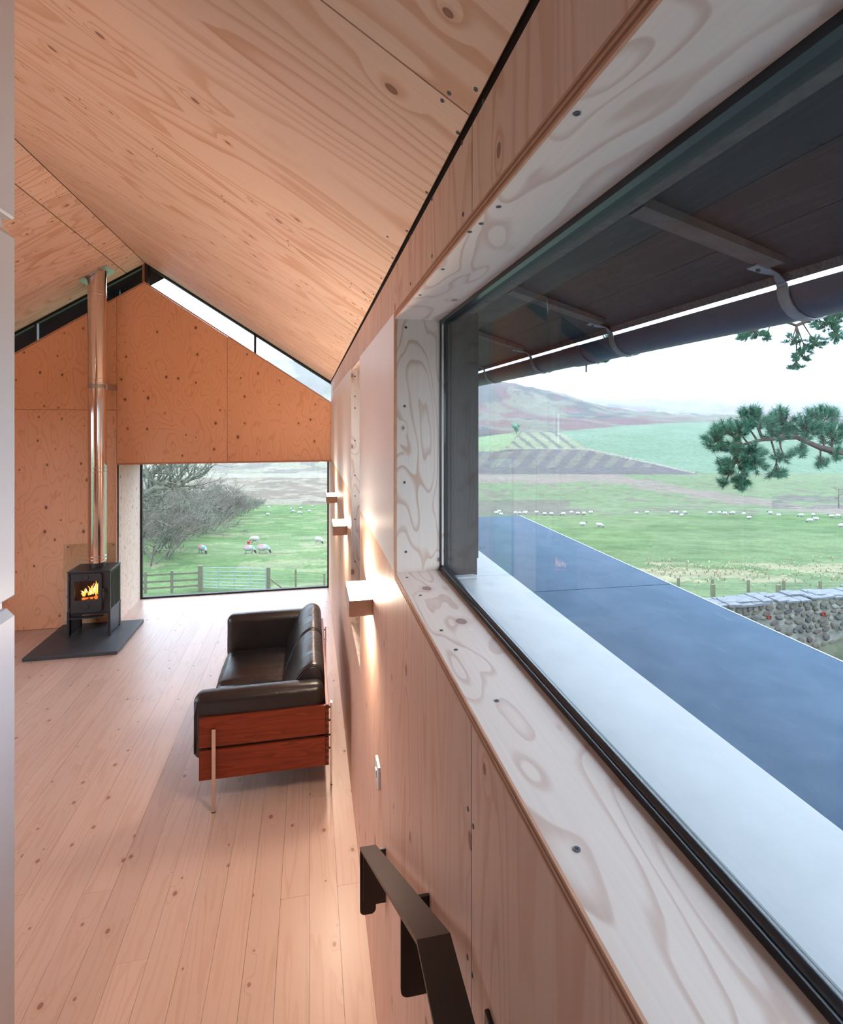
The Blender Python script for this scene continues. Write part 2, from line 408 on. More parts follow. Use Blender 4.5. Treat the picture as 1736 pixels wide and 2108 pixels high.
def copy_tree(o, parent=None, **props):
    c = o.copy(); COL.objects.link(c); c.parent = parent
    for k, v in props.items(): c[k] = v
    for ch in list(o.children): copy_tree(ch, c)
    return c
def at(x, y, d):
    """point seen at photo pixel (x, y) at depth d from the viewpoint (used to lay out the measured positions)"""
    u = (x - PX) / FOC; v = -(y - PY) / FOC
    return Vector((math.cos(YAW) * u + math.sin(YAW), -math.sin(YAW) * u + math.cos(YAW), v)) * d + Vector((0, 0, EYE))
def atX(x, y, X):
    p = at(x, y, 1.0) - Vector((0, 0, EYE)); return p * (X / p.x) + Vector((0, 0, EYE))
def structure(o, label=None): return tag(o, label, kind='structure')

# ------------------------------------------------------------------ room dimensions
W = 0.273            # inner face of the window wall
XL = -4.30           # left wall
YF = 7.235           # inner face of the far gable
YG = 8.17            # glass of the far picture window
XR, ZR = -2.0136, 4.465   # ridge
ZE = 3.022           # eave
SL = (ZR - ZE) / (W - XR)
ZS, ZH, XG = 2.003, 2.854, 0.4234   # big window: sill, head, glass plane
YJ = 1.736           # its far jamb
XB = -2.33           # left side of the bay
ZB = 1.9635          # head of the bay opening
UP = 0.70            # upper floor level
YS0, YS1 = 0.92, 2.06     # stair
YB = -3.4            # wall behind the camera
rng = random.Random(5)

# ------------------------------------------------------------------ floor
mb = MB(); mb.box(XL, W, YS1 - 0.4, YF, -0.16, -0.022); mb.box(XB, W, YF, YG + 0.06, -0.16, -0.022)
floor = structure(mb.build('floor', M['dark_gap'], center=False), 'pale knotty pine floorboards of the living room')
PWID = 0.1467
def plank_rows():
    k = 0; x1 = W
    edges = [W, 0.142]
    while edges[-1] > XL + 0.02: edges.append(edges[-1] - PWID)
    edges[-1] = XL
    return list(zip(edges[1:], edges[:-1]))
pr = random.Random(11)
FIXED = {0: [1.95], 2: [], }
for i, (xa, xb) in enumerate(plank_rows()):
    yend = YG + 0.03 if xa > XB - 0.02 else YF
    y = YS1 - 0.35
    cuts = [y]
    if i == 0: cuts.append(2.92)
    else: cuts.append(y + 0.4 + pr.random() * 2.6)
    while cuts[-1] < yend - 0.5:
        cuts.append(cuts[-1] + 1.7 + pr.random() * 1.6)
    cuts[-1] = yend
    if xa < XB < xb and yend == YF: box('plank', XB, xb - 0.0006, YF + 0.0005, YG + 0.03, -0.021, -0.0005, M['floor'], floor)
    for ya, yb in zip(cuts[:-1], cuts[1:]):
        if yb - ya < 0.05: continue
        box('plank', xa + 0.0006, xb - 0.0006, ya + 0.0005, yb - 0.0005, -0.021, -0.0003 - pr.random() * 0.0006, M['floor'], floor)

# upper level and stair (below the frame)
mb = MB(); mb.box(XL, W, YB, YS0, UP - 0.2, UP); mb.box(XL, -0.66, YS0, 1.30, -0.1, UP)
structure(mb.build('floor', M['floor']), 'upper floor level above the stair')
st = structure(empty('staircase', (0, YS0, 0)), 'short timber stair down to the living room')
for k in range(3):
    z = UP - (k + 1) * UP / 4
    o = box('tread', -0.60, W - 0.005, YS0 + k * 0.28, YS0 + (k + 1) * 0.28 + 0.02, 0.0, z, M['floor']); o.parent = st; o.location.y -= YS0

# ------------------------------------------------------------------ ceiling: plywood panels from eave to ridge
CJ = [YB, -0.55, 0.889, 2.345, 3.735, 5.104, 6.531, 7.27]
slope_len = math.hypot(W - XR, ZR - ZE); PITCH = math.atan2(ZR - ZE, W - XR)
def slope_matrix(right, y):
    # local x along the slope from the eave up to the ridge, local y along the room, local z out of the roof
    if right:
        ex = Vector((-math.cos(PITCH), 0, math.sin(PITCH))); org = Vector((W, y, ZE))
    else:
        ex = Vector((math.cos(PITCH), 0, math.sin(PITCH))); org = Vector((2 * XR - W, y, ZE))
    ey = Vector((0, 1, 0)); ez = ex.cross(ey)
    if ez.z < 0: ey = -ey; ez = -ez
    m = Matrix((ex, ey, ez)).transposed().to_4x4(); m.translation = org
    return m
def ceiling_side(right):
    mm = slope_matrix(right, (YB + 7.3) / 2)
    L = 7.3 - YB
    me, _ = MB().box(-0.25, slope_len + 0.05, -L / 2, L / 2, 0.022, 0.30).mesh('ceiling', M['deck'])
    c = bpy.data.objects.new('ceiling', me); link(c); c.matrix_world = mm
    structure(c, 'right' if False else ('plywood ceiling slope above the window wall' if right else 'plywood ceiling slope above the stove'))
    parts = []
    for a, b in zip(CJ[:-1], CJ[1:]):
        g_ = 0.004
        segs = [(0.006, slope_len - 0.004)] if right else [(0.006, slope_len - 0.262), (slope_len - 0.254, slope_len - 0.006)]
        for s0, s1 in segs:
            me2, cc = MB().box(s0, s1, -(b - a) / 2 + g_ / 2, (b - a) / 2 - g_ / 2, 0.0, 0.021).mesh('panel', M['ply_x'], center=True)
            p = bpy.data.objects.new('panel', me2); link(p)
            p.parent = c; 
            yloc = ((a + b) / 2 - (YB + 7.3) / 2) * (1 if mm.to_3x3() @ Vector((0, 1, 0)) == Vector((0, 1, 0)) else 1)
            yl = (mm.inverted() @ Vector((0, (a + b) / 2, 0))).y
            p.location = (cc.x, cc.y + yl, cc.z)
    return c
ceil_r = ceiling_side(True); ceil_l = ceiling_side(False)

# ------------------------------------------------------------------ window wall (right)
SW0, SW1, SWZ0, SWZ1 = 3.006, 3.69, 1.12, 2.842    # narrow slot window
YN = -0.75                                          # near end of the big window, behind the camera
mb = MB(); xi, xo = W + 0.020, 0.56
mb.box(xi, xo, YB, YG + 0.05, -1.5, SWZ0 - 0.02)
mb.box(xi, xo, YB, SW0, SWZ0 - 0.02, ZS - 0.05); mb.box(xi, xo, SW1, YF, SWZ0 - 0.02, ZS - 0.05)
mb.box(xi, xo, YF, YG + 0.05, SWZ0 - 0.02, ZB + 0.05)
mb.box(xi, xo, YB, YN, ZS - 0.05, ZH + 0.03); mb.box(xi, xo, YJ + 0.03, SW0, ZS - 0.05, ZH + 0.03)
mb.box(xi, xo, SW1, YF, ZS - 0.05, ZH + 0.03)
mb.box(xi, xo, YB, 7.26, ZH + 0.03, 3.0)
wall_r = structure(mb.build('wall_right', M['soffit'], center=False), 'plywood lined wall with the long window')
def rp(y0, y1, z0, z1, mat='lower', x0=W, x1=None, g_=0.002):
    return box('panel', x0, x1 if x1 else W + 0.0195, y0 + g_, y1 - g_, z0 + 0.0005, z1 - 0.0005, M[mat], wall_r)
LJ = [YB, -0.55, 0.893, 2.345, SW0]
for a, b in zip(LJ[:-1], LJ[1:]): rp(a, b, 0.0, ZS - 0.022)
rp(SW0, SW1, 0.0, SWZ0 - 0.018, 'lower')
for a, b in ((SW1, 5.104), (5.104, 6.531), (6.531, YF)): rp(a, b, 0.0, ZS - 0.001)
rp(YF, YG, 0.0, ZB, 'lower')
rp(YJ + 0.021, SW0, ZS, ZH + 0.0, 'pale', W - 0.003)
rp(YJ + 0.021, SW0, ZS - 0.022, ZS, 'pale', W - 0.003, g_=0.0005) if False else rp(YJ + 0.021, SW0, ZS - 0.0225, ZS, 'lower')
rp(SW1, YF, ZS, ZH, 'pale', W - 0.003)
BJ = [YB, -0.55, 0.889, 2.345, 3.735, 5.104, 6.531, 7.235]
for a, b in zip(BJ[:-1], BJ[1:]): rp(a, b, ZH + 0.002, ZE - 0.012, 'ply_z')
# thin upright edge of the pale board beside the long window
box('edge_strip', W - 0.003, W + 0.004, YJ + 0.0, YJ + 0.0208, ZS, ZH, M['ply_edge'], wall_r)

def laminated_edge(parent, y0, y1, z0, z1, x0=W - 0.004, x1=W):
    mb = MB(); k = 5; h = (z1 - z0) / k
    for i in range(k): mb.box(x0 + (0.0006 if i % 2 else 0), x1, y0, y1, z0 + i * h, z0 + (i + 1) * h, i % 2)
    return mb.build('laminated_edge', [M['ply_edge'], M['ply_edge_dark']], parent)
win1 = structure(empty('window_1', (0, 0, 0)), 'long horizontal window beside the camera with pale plywood reveal')
box('sill_board', W + 0.0, XG - 0.0, YN, YJ, ZS - 0.0215, ZS, M['reveal_y'], win1)
laminated_edge(win1, YN, YJ, ZS - 0.0215, ZS)
box('head_board', W, XG + 0.0115, YN, YJ, ZH - 0.022, ZH, M['reveal_y'], win1)
laminated_edge(win1, YN, YJ, ZH - 0.022, ZH)
for o in win1.children: pass
ZH_ = ZH - 0.022
box('jamb_board', W + 0.0042, XG + 0.0115, YJ, YJ + 0.02, ZS, ZH_, M['reveal_z'], win1)
# gasket and frame, then the pane
mb = MB(); mb.box(XG - 0.004, XG + 0.004, YN, YJ - 0.001, ZS, ZS + 0.011)
mb.tube([(XG + 0.008, YN, ZS + 0.009), (XG + 0.008, YJ, ZS + 0.009)], 0.0085, 10)
mb.tube([(XG + 0.019, YN, ZS + 0.004), (XG + 0.019, YJ, ZS + 0.004)], 0.006, 8)
mb.build('gasket', M['gasket'], win1, smooth=40)
mb = MB(); mb.box(XG - 0.003, XG + 0.012, YN, YJ, ZH_ - 0.012, ZH_); mb.box(XG - 0.002, XG + 0.004, YJ - 0.003, YJ, ZS, ZH_)
mb.build('gasket', M['gasket'], win1)
box('pane', XG + 0.012, XG + 0.018, YN, YJ, ZS + 0.002, ZH_, M['glass'], win1)
mb = MB(); mb.box(XG + 0.02, XG + 0.05, YN, YJ - 0.0, ZH_ - 0.002, ZH_ + 0.03)
mb.build('frame', M['frame'], win1)
# outside jamb boards, black stained
box('outer_jamb_board', XG + 0.0185, 0.505, YJ - 0.001, YJ + 0.022, ZS - 0.006, ZH_ + 0.02, M['soffit'], win1)
box('outer_jamb_board', 0.506, 0.56, YJ + 0.015, YJ + 0.06, ZS + 0.03, ZH_ + 0.03, M['soffit'], win1)
box('outer_sill', XG + 0.021, 0.672, YN, YJ + 0.01, ZS - 0.045, ZS - 0.03, M['alu'], win1, 0.003)
box('outer_sill', XG + 0.021, 0.672, YJ + 0.0105, 4.0, ZS - 0.0455, ZS - 0.0305, M['alu'], win1, 0.003)
box('sill_stop', 0.46, 0.545, YJ - 0.02, YJ + 0.012, ZS - 0.03, ZS - 0.022, M['alu'], win1, 0.002)

# narrow slot window
win2 = structure(empty('window_2', (0, 0, 0)), 'tall narrow window between the wall lights')
box('sill_board', W, 0.47, SW0, SW1, SWZ0 - 0.018, SWZ0, M['reveal_y'], win2)
box('head_board', W, 0.47, SW0, SW1, SWZ1 - 0.0, SWZ1 + 0.012, M['ply_y'], win2)
box('jamb_board', W, 0.47, SW1 - 0.018, SW1, SWZ0, SWZ1, M['reveal_z'], win2)
box('jamb_board', W, 0.47, SW0, SW0 + 0.018, SWZ0, SWZ1, M['reveal_z'], win2)
box('pane', 0.475, 0.481, SW0, SW1, SWZ0, SWZ1, M['glass'], win2)
mb = MB(); mb.box(0.47, 0.49, SW0 - 0.02, SW0 + 0.012, SWZ0 - 0.02, SWZ1 + 0.02); mb.box(0.47, 0.49, SW1 - 0.012, SW1 + 0.02, SWZ0 - 0.02, SWZ1 + 0.02)
mb.build('frame', M['frame'], win2)

# ------------------------------------------------------------------ far gable with clerestory, bay and picture window
ZPA, ZPR = 4.205, 2.724       # top edge of the gable lining at ridge and at the window wall
def ptop(x): return ZPA - abs(x - XR) * (ZPA - ZPR) / (W - XR)
mb = MB()
mb.prism([(XL - 0.3, -0.5), (XB, -0.5), (XB, ptop(XB) - 0.01), (XL - 0.3, ptop(XL) - 0.2)], 'y', YF + 0.0205, YF + 0.07)
mb.prism([(XB, ZB + 0.0), (W + 0.2, ZB + 0.0), (W + 0.2, ptop(W) - 0.11), (W, ptop(W) - 0.01), (XR, ZPA - 0.01), (XB, ptop(XB) - 0.01)], 'y', YF + 0.0205, YF + 0.07)
wall_f = structure(mb.build('wall_far', M['deck'], center=False), 'orange plywood gable wall under the sloping glazing')
def gp(poly):
    mb = MB(); mb.prism(poly, 'y', YF, YF + 0.02); return mb.build('panel', M['gable'], wall_f)
e = 0.0022
ZSPL = 2.63; XJ = -1.038; XJ2 = 0.262
gp([(XB + e, ZB + 0.012), (XJ - e, ZB + 0.012), (XJ - e, ptop(XJ)), (XR, ZPA), (XB + e, ptop(XB))])
gp([(XJ + e, ZB + 0.012), (XJ2 - e, ZB + 0.012), (XJ2 - e, ptop(XJ2)), (XJ + e, ptop(XJ))])
gp([(XJ2 + 0.001, ZB + 0.012), (W - 0.001, ZB + 0.012), (W - 0.001, ptop(W)), (XJ2 + 0.001, ptop(XJ2))])
XJ3 = -3.55
gp([(XJ3 + e, ZSPL + e), (XB - e, ZSPL + e), (XB - e, ptop(XB)), (XJ3 + e, ptop(XJ3))])
gp([(XL, ZSPL + e), (XJ3 - e, ZSPL + e), (XJ3 - e, ptop(XJ3)), (XL, ptop(XL))])
gp([(XJ3 + e, 0.003), (XB - e, 0.003), (XB - e, ZSPL - e), (XJ3 + e, ZSPL - e)])
gp([(XL, 0.003), (XJ3 - e, 0.003), (XJ3 - e, ZSPL - e), (XL, ZSPL - e)])
# capping strip along the top edge and head strip over the bay
mb = MB()
for xa, xb in ((XL, XR), (XR, W)):
    mb.prism([(xa, ptop(xa) + 0.004), (xb, ptop(xb) + 0.004), (xb, ptop(xb) + 0.022), (xa, ptop(xa) + 0.022)], 'y', YF - 0.004, YF + 0.07)
mb.build('capping_strip', M['ply_edge'], wall_f)
box('head_strip', XB, W - 0.001, YF - 0.003, YG, ZB - 0.008, ZB + 0.009, M['ply_edge'], wall_f)
# bay sides
bl = structure(box('wall_left', XB - 0.12, XB - 0.021, YF + 0.071, YG + 0.1, -1.2, ZB + 0.15, M['soffit']), 'side wall of the window bay')
bp_ = box('panel', XB - 0.02, XB, YF + 0.001, YG, 0.0, ZB - 0.009, M['reveal_z']); bp_.parent = bl; bp_.location -= bl.location
structure(box('ceiling', XB - 0.12, 0.56, YF + 0.072, YG + 0.1, ZB + 0.011, ZB + 0.15, M['deck']), 'flat roof of the window bay')
win3 = structure(empty('window_3', (0, 0, 0)), 'large frameless picture window at the far end looking onto the sheep field')
box('pane', XB, W, YG + 0.03, YG + 0.036, 0.0, ZB - 0.009, M['glass'], win3)
mb = MB(); t = 0.022
mb.box(XB, XB + t, YG, YG + 0.05, 0.0, ZB); mb.box(W - t, W, YG, YG + 0.05, 0, ZB); mb.box(XB + t, W - t, YG, YG + 0.05, 0, t); mb.box(XB + t, W - t, YG, YG + 0.05, ZB - 0.03, ZB - 0.009)
mb.build('frame', M['frame'], win3)

# clerestory glazing between gable lining and ceiling
def ctop(x): return ZR - abs(x - XR) * SL
def clerestory(n, xa, xb, posts, label):
    w_ = structure(empty('window_%d' % n, (0, 0, 0)), label)
    y0 = YF + 0.055
    mb = MB(); mb.prism([(xa, ptop(xa) - 0.03), (xb, ptop(xb) - 0.03), (xb, ctop(xb) + 0.03), (xa, ctop(xa) + 0.03)], 'y', y0 + 0.02, y0 + 0.026)
    mb.build('pane', M['glass'], w_)
    mb = MB(); q = 0.026
    mb.prism([(xa, ctop(xa) - q), (xb, ctop(xb) - q), (xb, ctop(xb) + 0.03), (xa, ctop(xa) + 0.03)], 'y', y0, y0 + 0.05)
    mb.build('frame', M['frame'], w_)
    for px in posts:
        mb = MB(); mb.box(px - 0.013, px + 0.013, y0 - 0.006, y0 + 0.05, ptop(px) - 0.03, ctop(px)); mb.build('mullion', M['frame'], w_)
    return w_
w4 = clerestory(4, XR + 0.0, W + 0.02, [-0.703], 'bright sloping strip of glazing above the right half of the gable wall')
w5 = clerestory(5, XL, XR, [-3.238], 'dark sloping strip of glazing above the left half of the gable wall')
mb = MB(); mb.box(XR - 0.028, XR + 0.028, YF + 0.03, YF + 0.11, ZPA - 0.03, ZR); mb.build('mullion', M['frame'], w4)
mb = MB(); mb.box(XR - 0.036, XR - 0.008, YF + 0.028, YF + 0.045, ZPA + 0.02, ZR - 0.005); mb.build('mullion_cover', M['ply_edge_dark'], w4)

# roof verge projecting beyond the gable, black stained
def verge(right):
    mm = slope_matrix(right, 7.3)
    sy = 1 if (mm.to_3x3() @ Vector((0, 1, 0))).y > 0 else -1
    me, _ = MB().box(-0.65, slope_len + 0.05, min(0.0, sy * 0.85), max(0.0, sy * 0.85), 0.03, 0.28).mesh('roof_verge', M['verge'])
    o = bpy.data.objects.new('trim_1', me); link(o); o.matrix_world = mm
    structure(o, 'black roof verge beyond the gable glazing')
verge(True); verge(False)

# left wall and wall behind the camera
LW0, LW1, LWZ0, LWZ1 = 2.75, 5.65, 0.55, 2.60      # window in the left wall, out of the picture
mb = MB()
for q in ((YB, LW0, -0.5, 3.05), (LW1, YF + 0.07, -0.5, 3.05), (LW0, LW1, -0.5, LWZ0), (LW0, LW1, LWZ1, 3.05)): mb.box(XL - 0.2, XL - 0.02, *q)
wl = structure(mb.build('wall_left', M['deck'], center=False), 'left side wall of the living room')
win6 = structure(empty('window_6', (0, 0, 0)), 'wide window in the left wall')
box('pane', XL - 0.13, XL - 0.124, LW0, LW1, LWZ0, LWZ1, M['glass'], win6)
for q in ((LW0, LW1, LWZ0 - 0.02, LWZ0), (LW0, LW1, LWZ1, LWZ1 + 0.02), (LW0 - 0.02, LW0, LWZ0, LWZ1), (LW1, LW1 + 0.02, LWZ0, LWZ1)):
    box('reveal_board', XL - 0.2, XL, q[0], q[1], q[2], q[3], M['reveal_y'], win6)
box('mullion', XL - 0.15, XL - 0.1, 4.18, 4.22, LWZ0, LWZ1, M['frame'], win6)
def lp(y0, y1, z0=0.0, z1=ZE - 0.01):
    box('panel', XL - 0.0195, XL, y0 + 0.002, y1 - 0.002, z0, z1, M['lower'], wl)
for a, b in ((YB, -0.55), (-0.55, 0.889), (0.889, LW0 - 0.02), (LW1 + 0.02, YF)): lp(a, b)
for a, b in ((LW0 - 0.02, 4.2), (4.2, LW1 + 0.02)): lp(a, b, 0.0, LWZ0 - 0.02); lp(a, b, LWZ1 + 0.02)
mb = MB(); mb.prism([(XL - 0.2, -0.5), (W + 0.02, -0.5), (W + 0.02, ZE), (XR, ZR + 0.02), (XL, ZE), (XL - 0.2, ZE)], 'y', YB - 0.15, YB)
structure(mb.build('wall_back', M['gable']), 'plywood gable wall behind the camera')

# ------------------------------------------------------------------ screws
mbs = MB(); mbs.tube([(0, 0, -0.0003), (0, 0, 0.0012)], [0.0046, 0.0042], 12, m=0)
mbs.box(-0.0026, 0.0026, -0.0007, 0.0007, 0.0010, 0.0014, 1); mbs.box(-0.0007, 0.0007, -0.0026, 0.0026, 0.0010, 0.0014, 1)
screw_me, _ = mbs.mesh('screw', [M['screw'], M['screw_hole']])
def screw(p, nrm, parent, s=1.0):
    o = bpy.data.objects.new('screw', screw_me); link(o)
    q = Vector(nrm).to_track_quat('Z', 'Y')
    m = Matrix.Translation(Vector(p)) @ q.to_matrix().to_4x4() @ Matrix.Rotation(rng.random() * 3, 4, 'Z') @ Matrix.Scale(s, 4)
    o.parent = parent; o.matrix_parent_inverse = parent_world(parent).inverted(); o.matrix_world = m
    o.matrix_basis = m
    return o
def parent_world(p):
    m = p.matrix_basis.copy()
    return m
def atZ(x, y, z):
    p = at(x, y, 1.0) - Vector((0, 0, EYE)); return p * ((z - EYE) / p.z) + Vector((0, 0, EYE))
def atY(x, y, Y):
    p = at(x, y, 1.0) - Vector((0, 0, EYE)); return p * (Y / p.y) + Vector((0, 0, EYE))
for x, y in ((1188, 1749), (909, 1298), (866, 1226), (939, 1338), (838, 1189), (1023, 1443)):
    screw(atZ(x, y, ZS), (0, 0, 1), win1, 1.0)
for x, y in ((1188, 233), (1027, 425), (991, 460), (967, 477), (912, 554), (865, 607)):
    screw(atZ(x, y, ZH_), (0, 0, -1), win1, 1.0)
for x, y in ((833.5, 836), (833, 993), (836, 1136), (836, 674)):
    screw(atY(x, y, YJ), (0, -1, 0), win1, 1.0)
for y in (775, 816, 840, 907, 979, 1021, 1069, 1156):
    screw(atY(731, y, SW1 - 0.018), (0, -1, 0), win2, 1.2)
nr = slope_matrix(True, 0).to_3x3() @ Vector((0, 0, -1))
def on_ceiling(x, y):
    p = at(x, y, 1.0) - Vector((0, 0, EYE)); o_ = Vector((W, 0, ZE)) - Vector((0, 0, EYE))
    return p * (o_.dot(nr) / p.dot(nr)) + Vector((0, 0, EYE))
for x, y in ((925, 192), (980, 184), (911, 207), (943, 273), (879, 396), (798, 487), (838, 475), (808, 531), (785, 573), (769, 606), (748, 601), (751, 604), (762, 619)):
    screw(on_ceiling(x, y), nr, ceil_r, 0.95)
for x, y in ((952, 294), (954, 441), (995, 210), (890, 410), (890, 527), (845, 487), (846, 584), (814, 543)):
    screw(atX(x, y, W), (-1, 0, 0), wall_r, 1.0)
for x, y in ((886, 1323), (949, 1444), (994, 1525), (964, 1665), (975, 1701), (963, 1970), (973, 2007)):
    screw(atX(x, y, W), (-1, 0, 0), wall_r, 1.0)
def screw_field(name, pts, axes, parent, r=0.004):
    """the many tiny screw heads of a lined surface"""
    mb = MB(); ex, ey, ez = [Vector(a) for a in axes]
    for p in pts:
        p = Vector(p)
        vs = [p + (ex * math.cos(k * math.pi / 3) + ey * math.sin(k * math.pi / 3)) * r - ez * 0.0002 for k in range(6)]
        vs += [p + (ex * math.cos(k * math.pi / 3) + ey * math.sin(k * math.pi / 3)) * r * 0.8 + ez * 0.001 for k in range(6)]
        mb.add(vs, [tuple(range(6, 12))] + [(k, (k + 1) % 6, 6 + (k + 1) % 6, 6 + k) for k in range(6)])
    me, _ = mb.mesh(name, M['screw_hole']); o = bpy.data.objects.new(name, me); link(o)
    o.parent = parent; o.matrix_parent_inverse = parent.matrix_basis.inverted(); o['kind'] = 'stuff'
    return o
pts = []
def col_pts(x, z0, z1, st_=0.2):
    z = z0 + 0.05
    while z < z1: pts.append((x, YF, z)); z += st_
for x in (XB + 0.03, -1.69, XJ - 0.03, XJ + 0.03, -0.4, XJ2 - 0.03): col_pts(x, ZB + 0.02, ptop(x) - 0.03)
for x in (XB - 0.03, -2.94): col_pts(x, 0.05, ptop(x) - 0.03)
for k in range(12):
    x = XB + 0.1 + k * 0.215
    if x < XJ2: pts.append((x, YF, ZB + 0.05)); pts.append((x, YF, ptop(x) - 0.035))
for k in range(8):
    x = -2.45 - 0.17 * k; pts += [(x, YF, ZSPL + 0.035), (x, YF, ZSPL - 0.035), (x, YF, ptop(x) - 0.035)]
screw_field('screws', pts, ((1, 0, 0), (0, 0, 1), (0, -1, 0)), wall_f)
for right, cc in ((True, ceil_r), (False, ceil_l)):
    pts = []; mm = slope_matrix(right, 0.0); nz = mm.to_3x3() @ Vector((0, 0, -1)); ex = mm.to_3x3() @ Vector((1, 0, 0))
    for j in CJ[3:]:
        for dy in (-0.03, 0.03):
            s = 0.12
            while s < slope_len - 0.02:
                p = mm @ Vector((s, 0, 0)); pts.append((p.x, j + dy - (0.05 if j > 7.2 else 0), p.z)); s += 0.31
    if not right:
        for k in range(30):
            for s in (slope_len - 0.29, slope_len - 0.225, slope_len - 0.03):
                p = mm @ Vector((s, 0, 0)); pts.append((p.x, 2.4 + k * 0.165, p.z))
    else:
        for k in range(24):
            p = mm @ Vector((0.035, 0, 0)); pts.append((p.x, 2.4 + k * 0.2, p.z))
    screw_field('screws', pts, (tuple(ex), (0, 1, 0), tuple(nz)), cc, 0.0045)

# ------------------------------------------------------------------ wall lights (up and down lighters)
def sconce(x, y, z, side, label, group):
    r_ = empty('wall_light', (x, y, z)); tag(r_, label, 'wall light', group)
    s = side; wd_, pr_, hh, t = 0.296, 0.105, 0.070, 0.004
    mb = MB()
    X = lambda a: s * a
    def bx(a0, a1, b0, b1, c0, c1): mb.box(min(X(a0), X(a1)), max(X(a0), X(a1)), b0, b1, c0, c1)
    bx(pr_ - t, pr_, -wd_ / 2, wd_ / 2, -hh / 2, hh / 2); bx(0.0005, pr_ - t, -wd_ / 2, -wd_ / 2 + t, -hh / 2, hh / 2)
    bx(0.0005, pr_ - t, wd_ / 2 - t, wd_ / 2, -hh / 2, hh / 2); bx(0.0005, 0.004, -wd_ / 2 + t, wd_ / 2 - t, -hh / 2, hh / 2)
    mb.build('housing', M['bronze'], r_)
    for sg in (1, -1):
        mb = MB(); zc = sg * (hh / 2 - 0.012)
        mb.box(min(X(0.005), X(pr_ - t - 0.001)), max(X(0.005), X(pr_ - t - 0.001)), -wd_ / 2 + t, wd_ / 2 - t, zc - 0.002, zc + 0.002)
        mb.build('diffuser', M['lamp'], r_)
    return r_
for y, lab in ((2.531, 'bronze box wall light nearest the camera above the light switch'), (4.24, 'middle bronze box wall light between the sofa and the narrow window'), (5.86, 'farthest small bronze wall light beside the picture window')):
    sconce(W, y, 1.670, -1, lab, 'up and down wall lights on the window wall')
for y, w_ in ((0.9, 'nearer'), (2.2, 'farther')):  # extra pair out of view, added to brighten the room with warm fill
    sconce(XL, y, 1.670, 1, w_ + ' unseen box light added on the left wall as fill', 'unseen fill lights added on the left wall')
# unseen lamp added behind the camera for fill light, over the upper level
for x, y in ((-2.6, -1.6),):
    zc = ctop(x)
    r_ = empty('fill_lamp', (x, y, zc - 0.02)); tag(r_, 'unseen round fill lamp added over the upper level', 'ceiling lamp', 'fill lamps added over the upper level')
    mb = MB(); mb.tube([(0, 0, 0.1), (0, 0, -0.22)], 0.14, 24); mb.build('body', M['white'], r_, smooth=40)
    mb = MB(); mb.tube([(0, 0, -0.221), (0, 0, -0.23)], 0.07, 24); mb.build('diffuser', M['lamp'], r_)
# ------------------------------------------------------------------ light switch
sw = empty('light_switch', (W, 2.165, 1.078)); tag(sw, 'white square light switch on the lower plywood wall', 'light switch')
o = box('plate', -0.010, 0.0, -0.043, 0.043, -0.045, 0.045, M['plate'], sw, 0.002)
o = box('rocker', -0.015, -0.010, -0.012, 0.012, -0.014, 0.016, M['plate'], sw, 0.001)

# ------------------------------------------------------------------ handrail
hr = empty('handrail', (0.21, 1.4, 1.2)); tag(hr, 'dark flat steel handrail on the plywood wall above the stair', 'handrail')
def loc(o): o.location -= hr.location; return o
A_, B_, C_ = Vector((0.21, 2.0, 0.913)), Vector((0.21, 0.91, 1.60)), Vector((0.21, -0.2, 1.60))
n1 = Vector((0, 0.533, 0.846)); n2 = Vector((0, 0.28, 0.96)); n3 = Vector((0, 0, 1))
mb = MB(); mb.strip([A_, B_, C_], (1, 0, 0), 0.060, [n1, n2, n3], 0.008); loc(mb.build('rail', M['rail'], hr))
def rplate(y, x0, x1, z0, z1, cut_left=True, th=0.008):
    rr = 0.018; poly = [(x1, z1), (x0, z1)]
    poly += [(x0 + rr - rr * math.cos(a), z0 + rr - rr * math.sin(a)) for a in [k * math.pi / 12 for k in range(7)]]
    poly += [(x1 - rr + rr * math.sin(a), z0 + rr - rr * math.cos(a)) for a in [k * math.pi / 12 for k in range(7)]] if cut_left == 'both' else [(x1, z0)]
    mb = MB(); mb.prism(poly, 'y', y, y + th); return loc(mb.build('bracket_plate', M['rail'], hr))
rplate(1.995, 0.181, 0.2395, 0.667, 0.912, 'both')
rplate(1.965, 0.190, W - 0.0005, 0.727, 0.925)
rplate(1.225, 0.205, W - 0.0005, 1.165, 1.392)
rplate(0.70, 0.190, W - 0.0005, 1.38, 1.595)
loc(box('wall_plate', W - 0.008, W, 0.68, 0.80, 1.36, 1.585, M['rail'], hr, 0.002))

# ------------------------------------------------------------------ white cabinet at the left edge
cb = empty('cabinet', (-0.9, 0.2, UP)); tag(cb, 'tall white cabinet with stacked doors at the left edge', 'cabinet')
def cl(o): o.location -= cb.location; return o
cl(box('body', -1.22, -0.623, -1.2, 1.262, UP + 0.001, 3.40, M['white'], cb))
def cdoor(y0, y1, z0, z1, ct=0.016, cbm=0.004):
    x0, x1 = -0.6225, -0.600
    mb = MB(); mb.prism([(x0, z0), (x1 - cbm, z0), (x1, z0 + cbm), (x1, z1 - ct), (x1 - ct * 0.9, z1), (x0, z1)], 'y', y0, y1)
    return cl(mb.build('door', M['white'], cb))
for y0, y1 in ((-1.198, 0.03), (0.034, 1.262)):
    cdoor(y0, y1, UP + 0.06, 2.112); cdoor(y0, y1, 2.136, 2.892); cdoor(y0, y1, 2.916, 3.395)

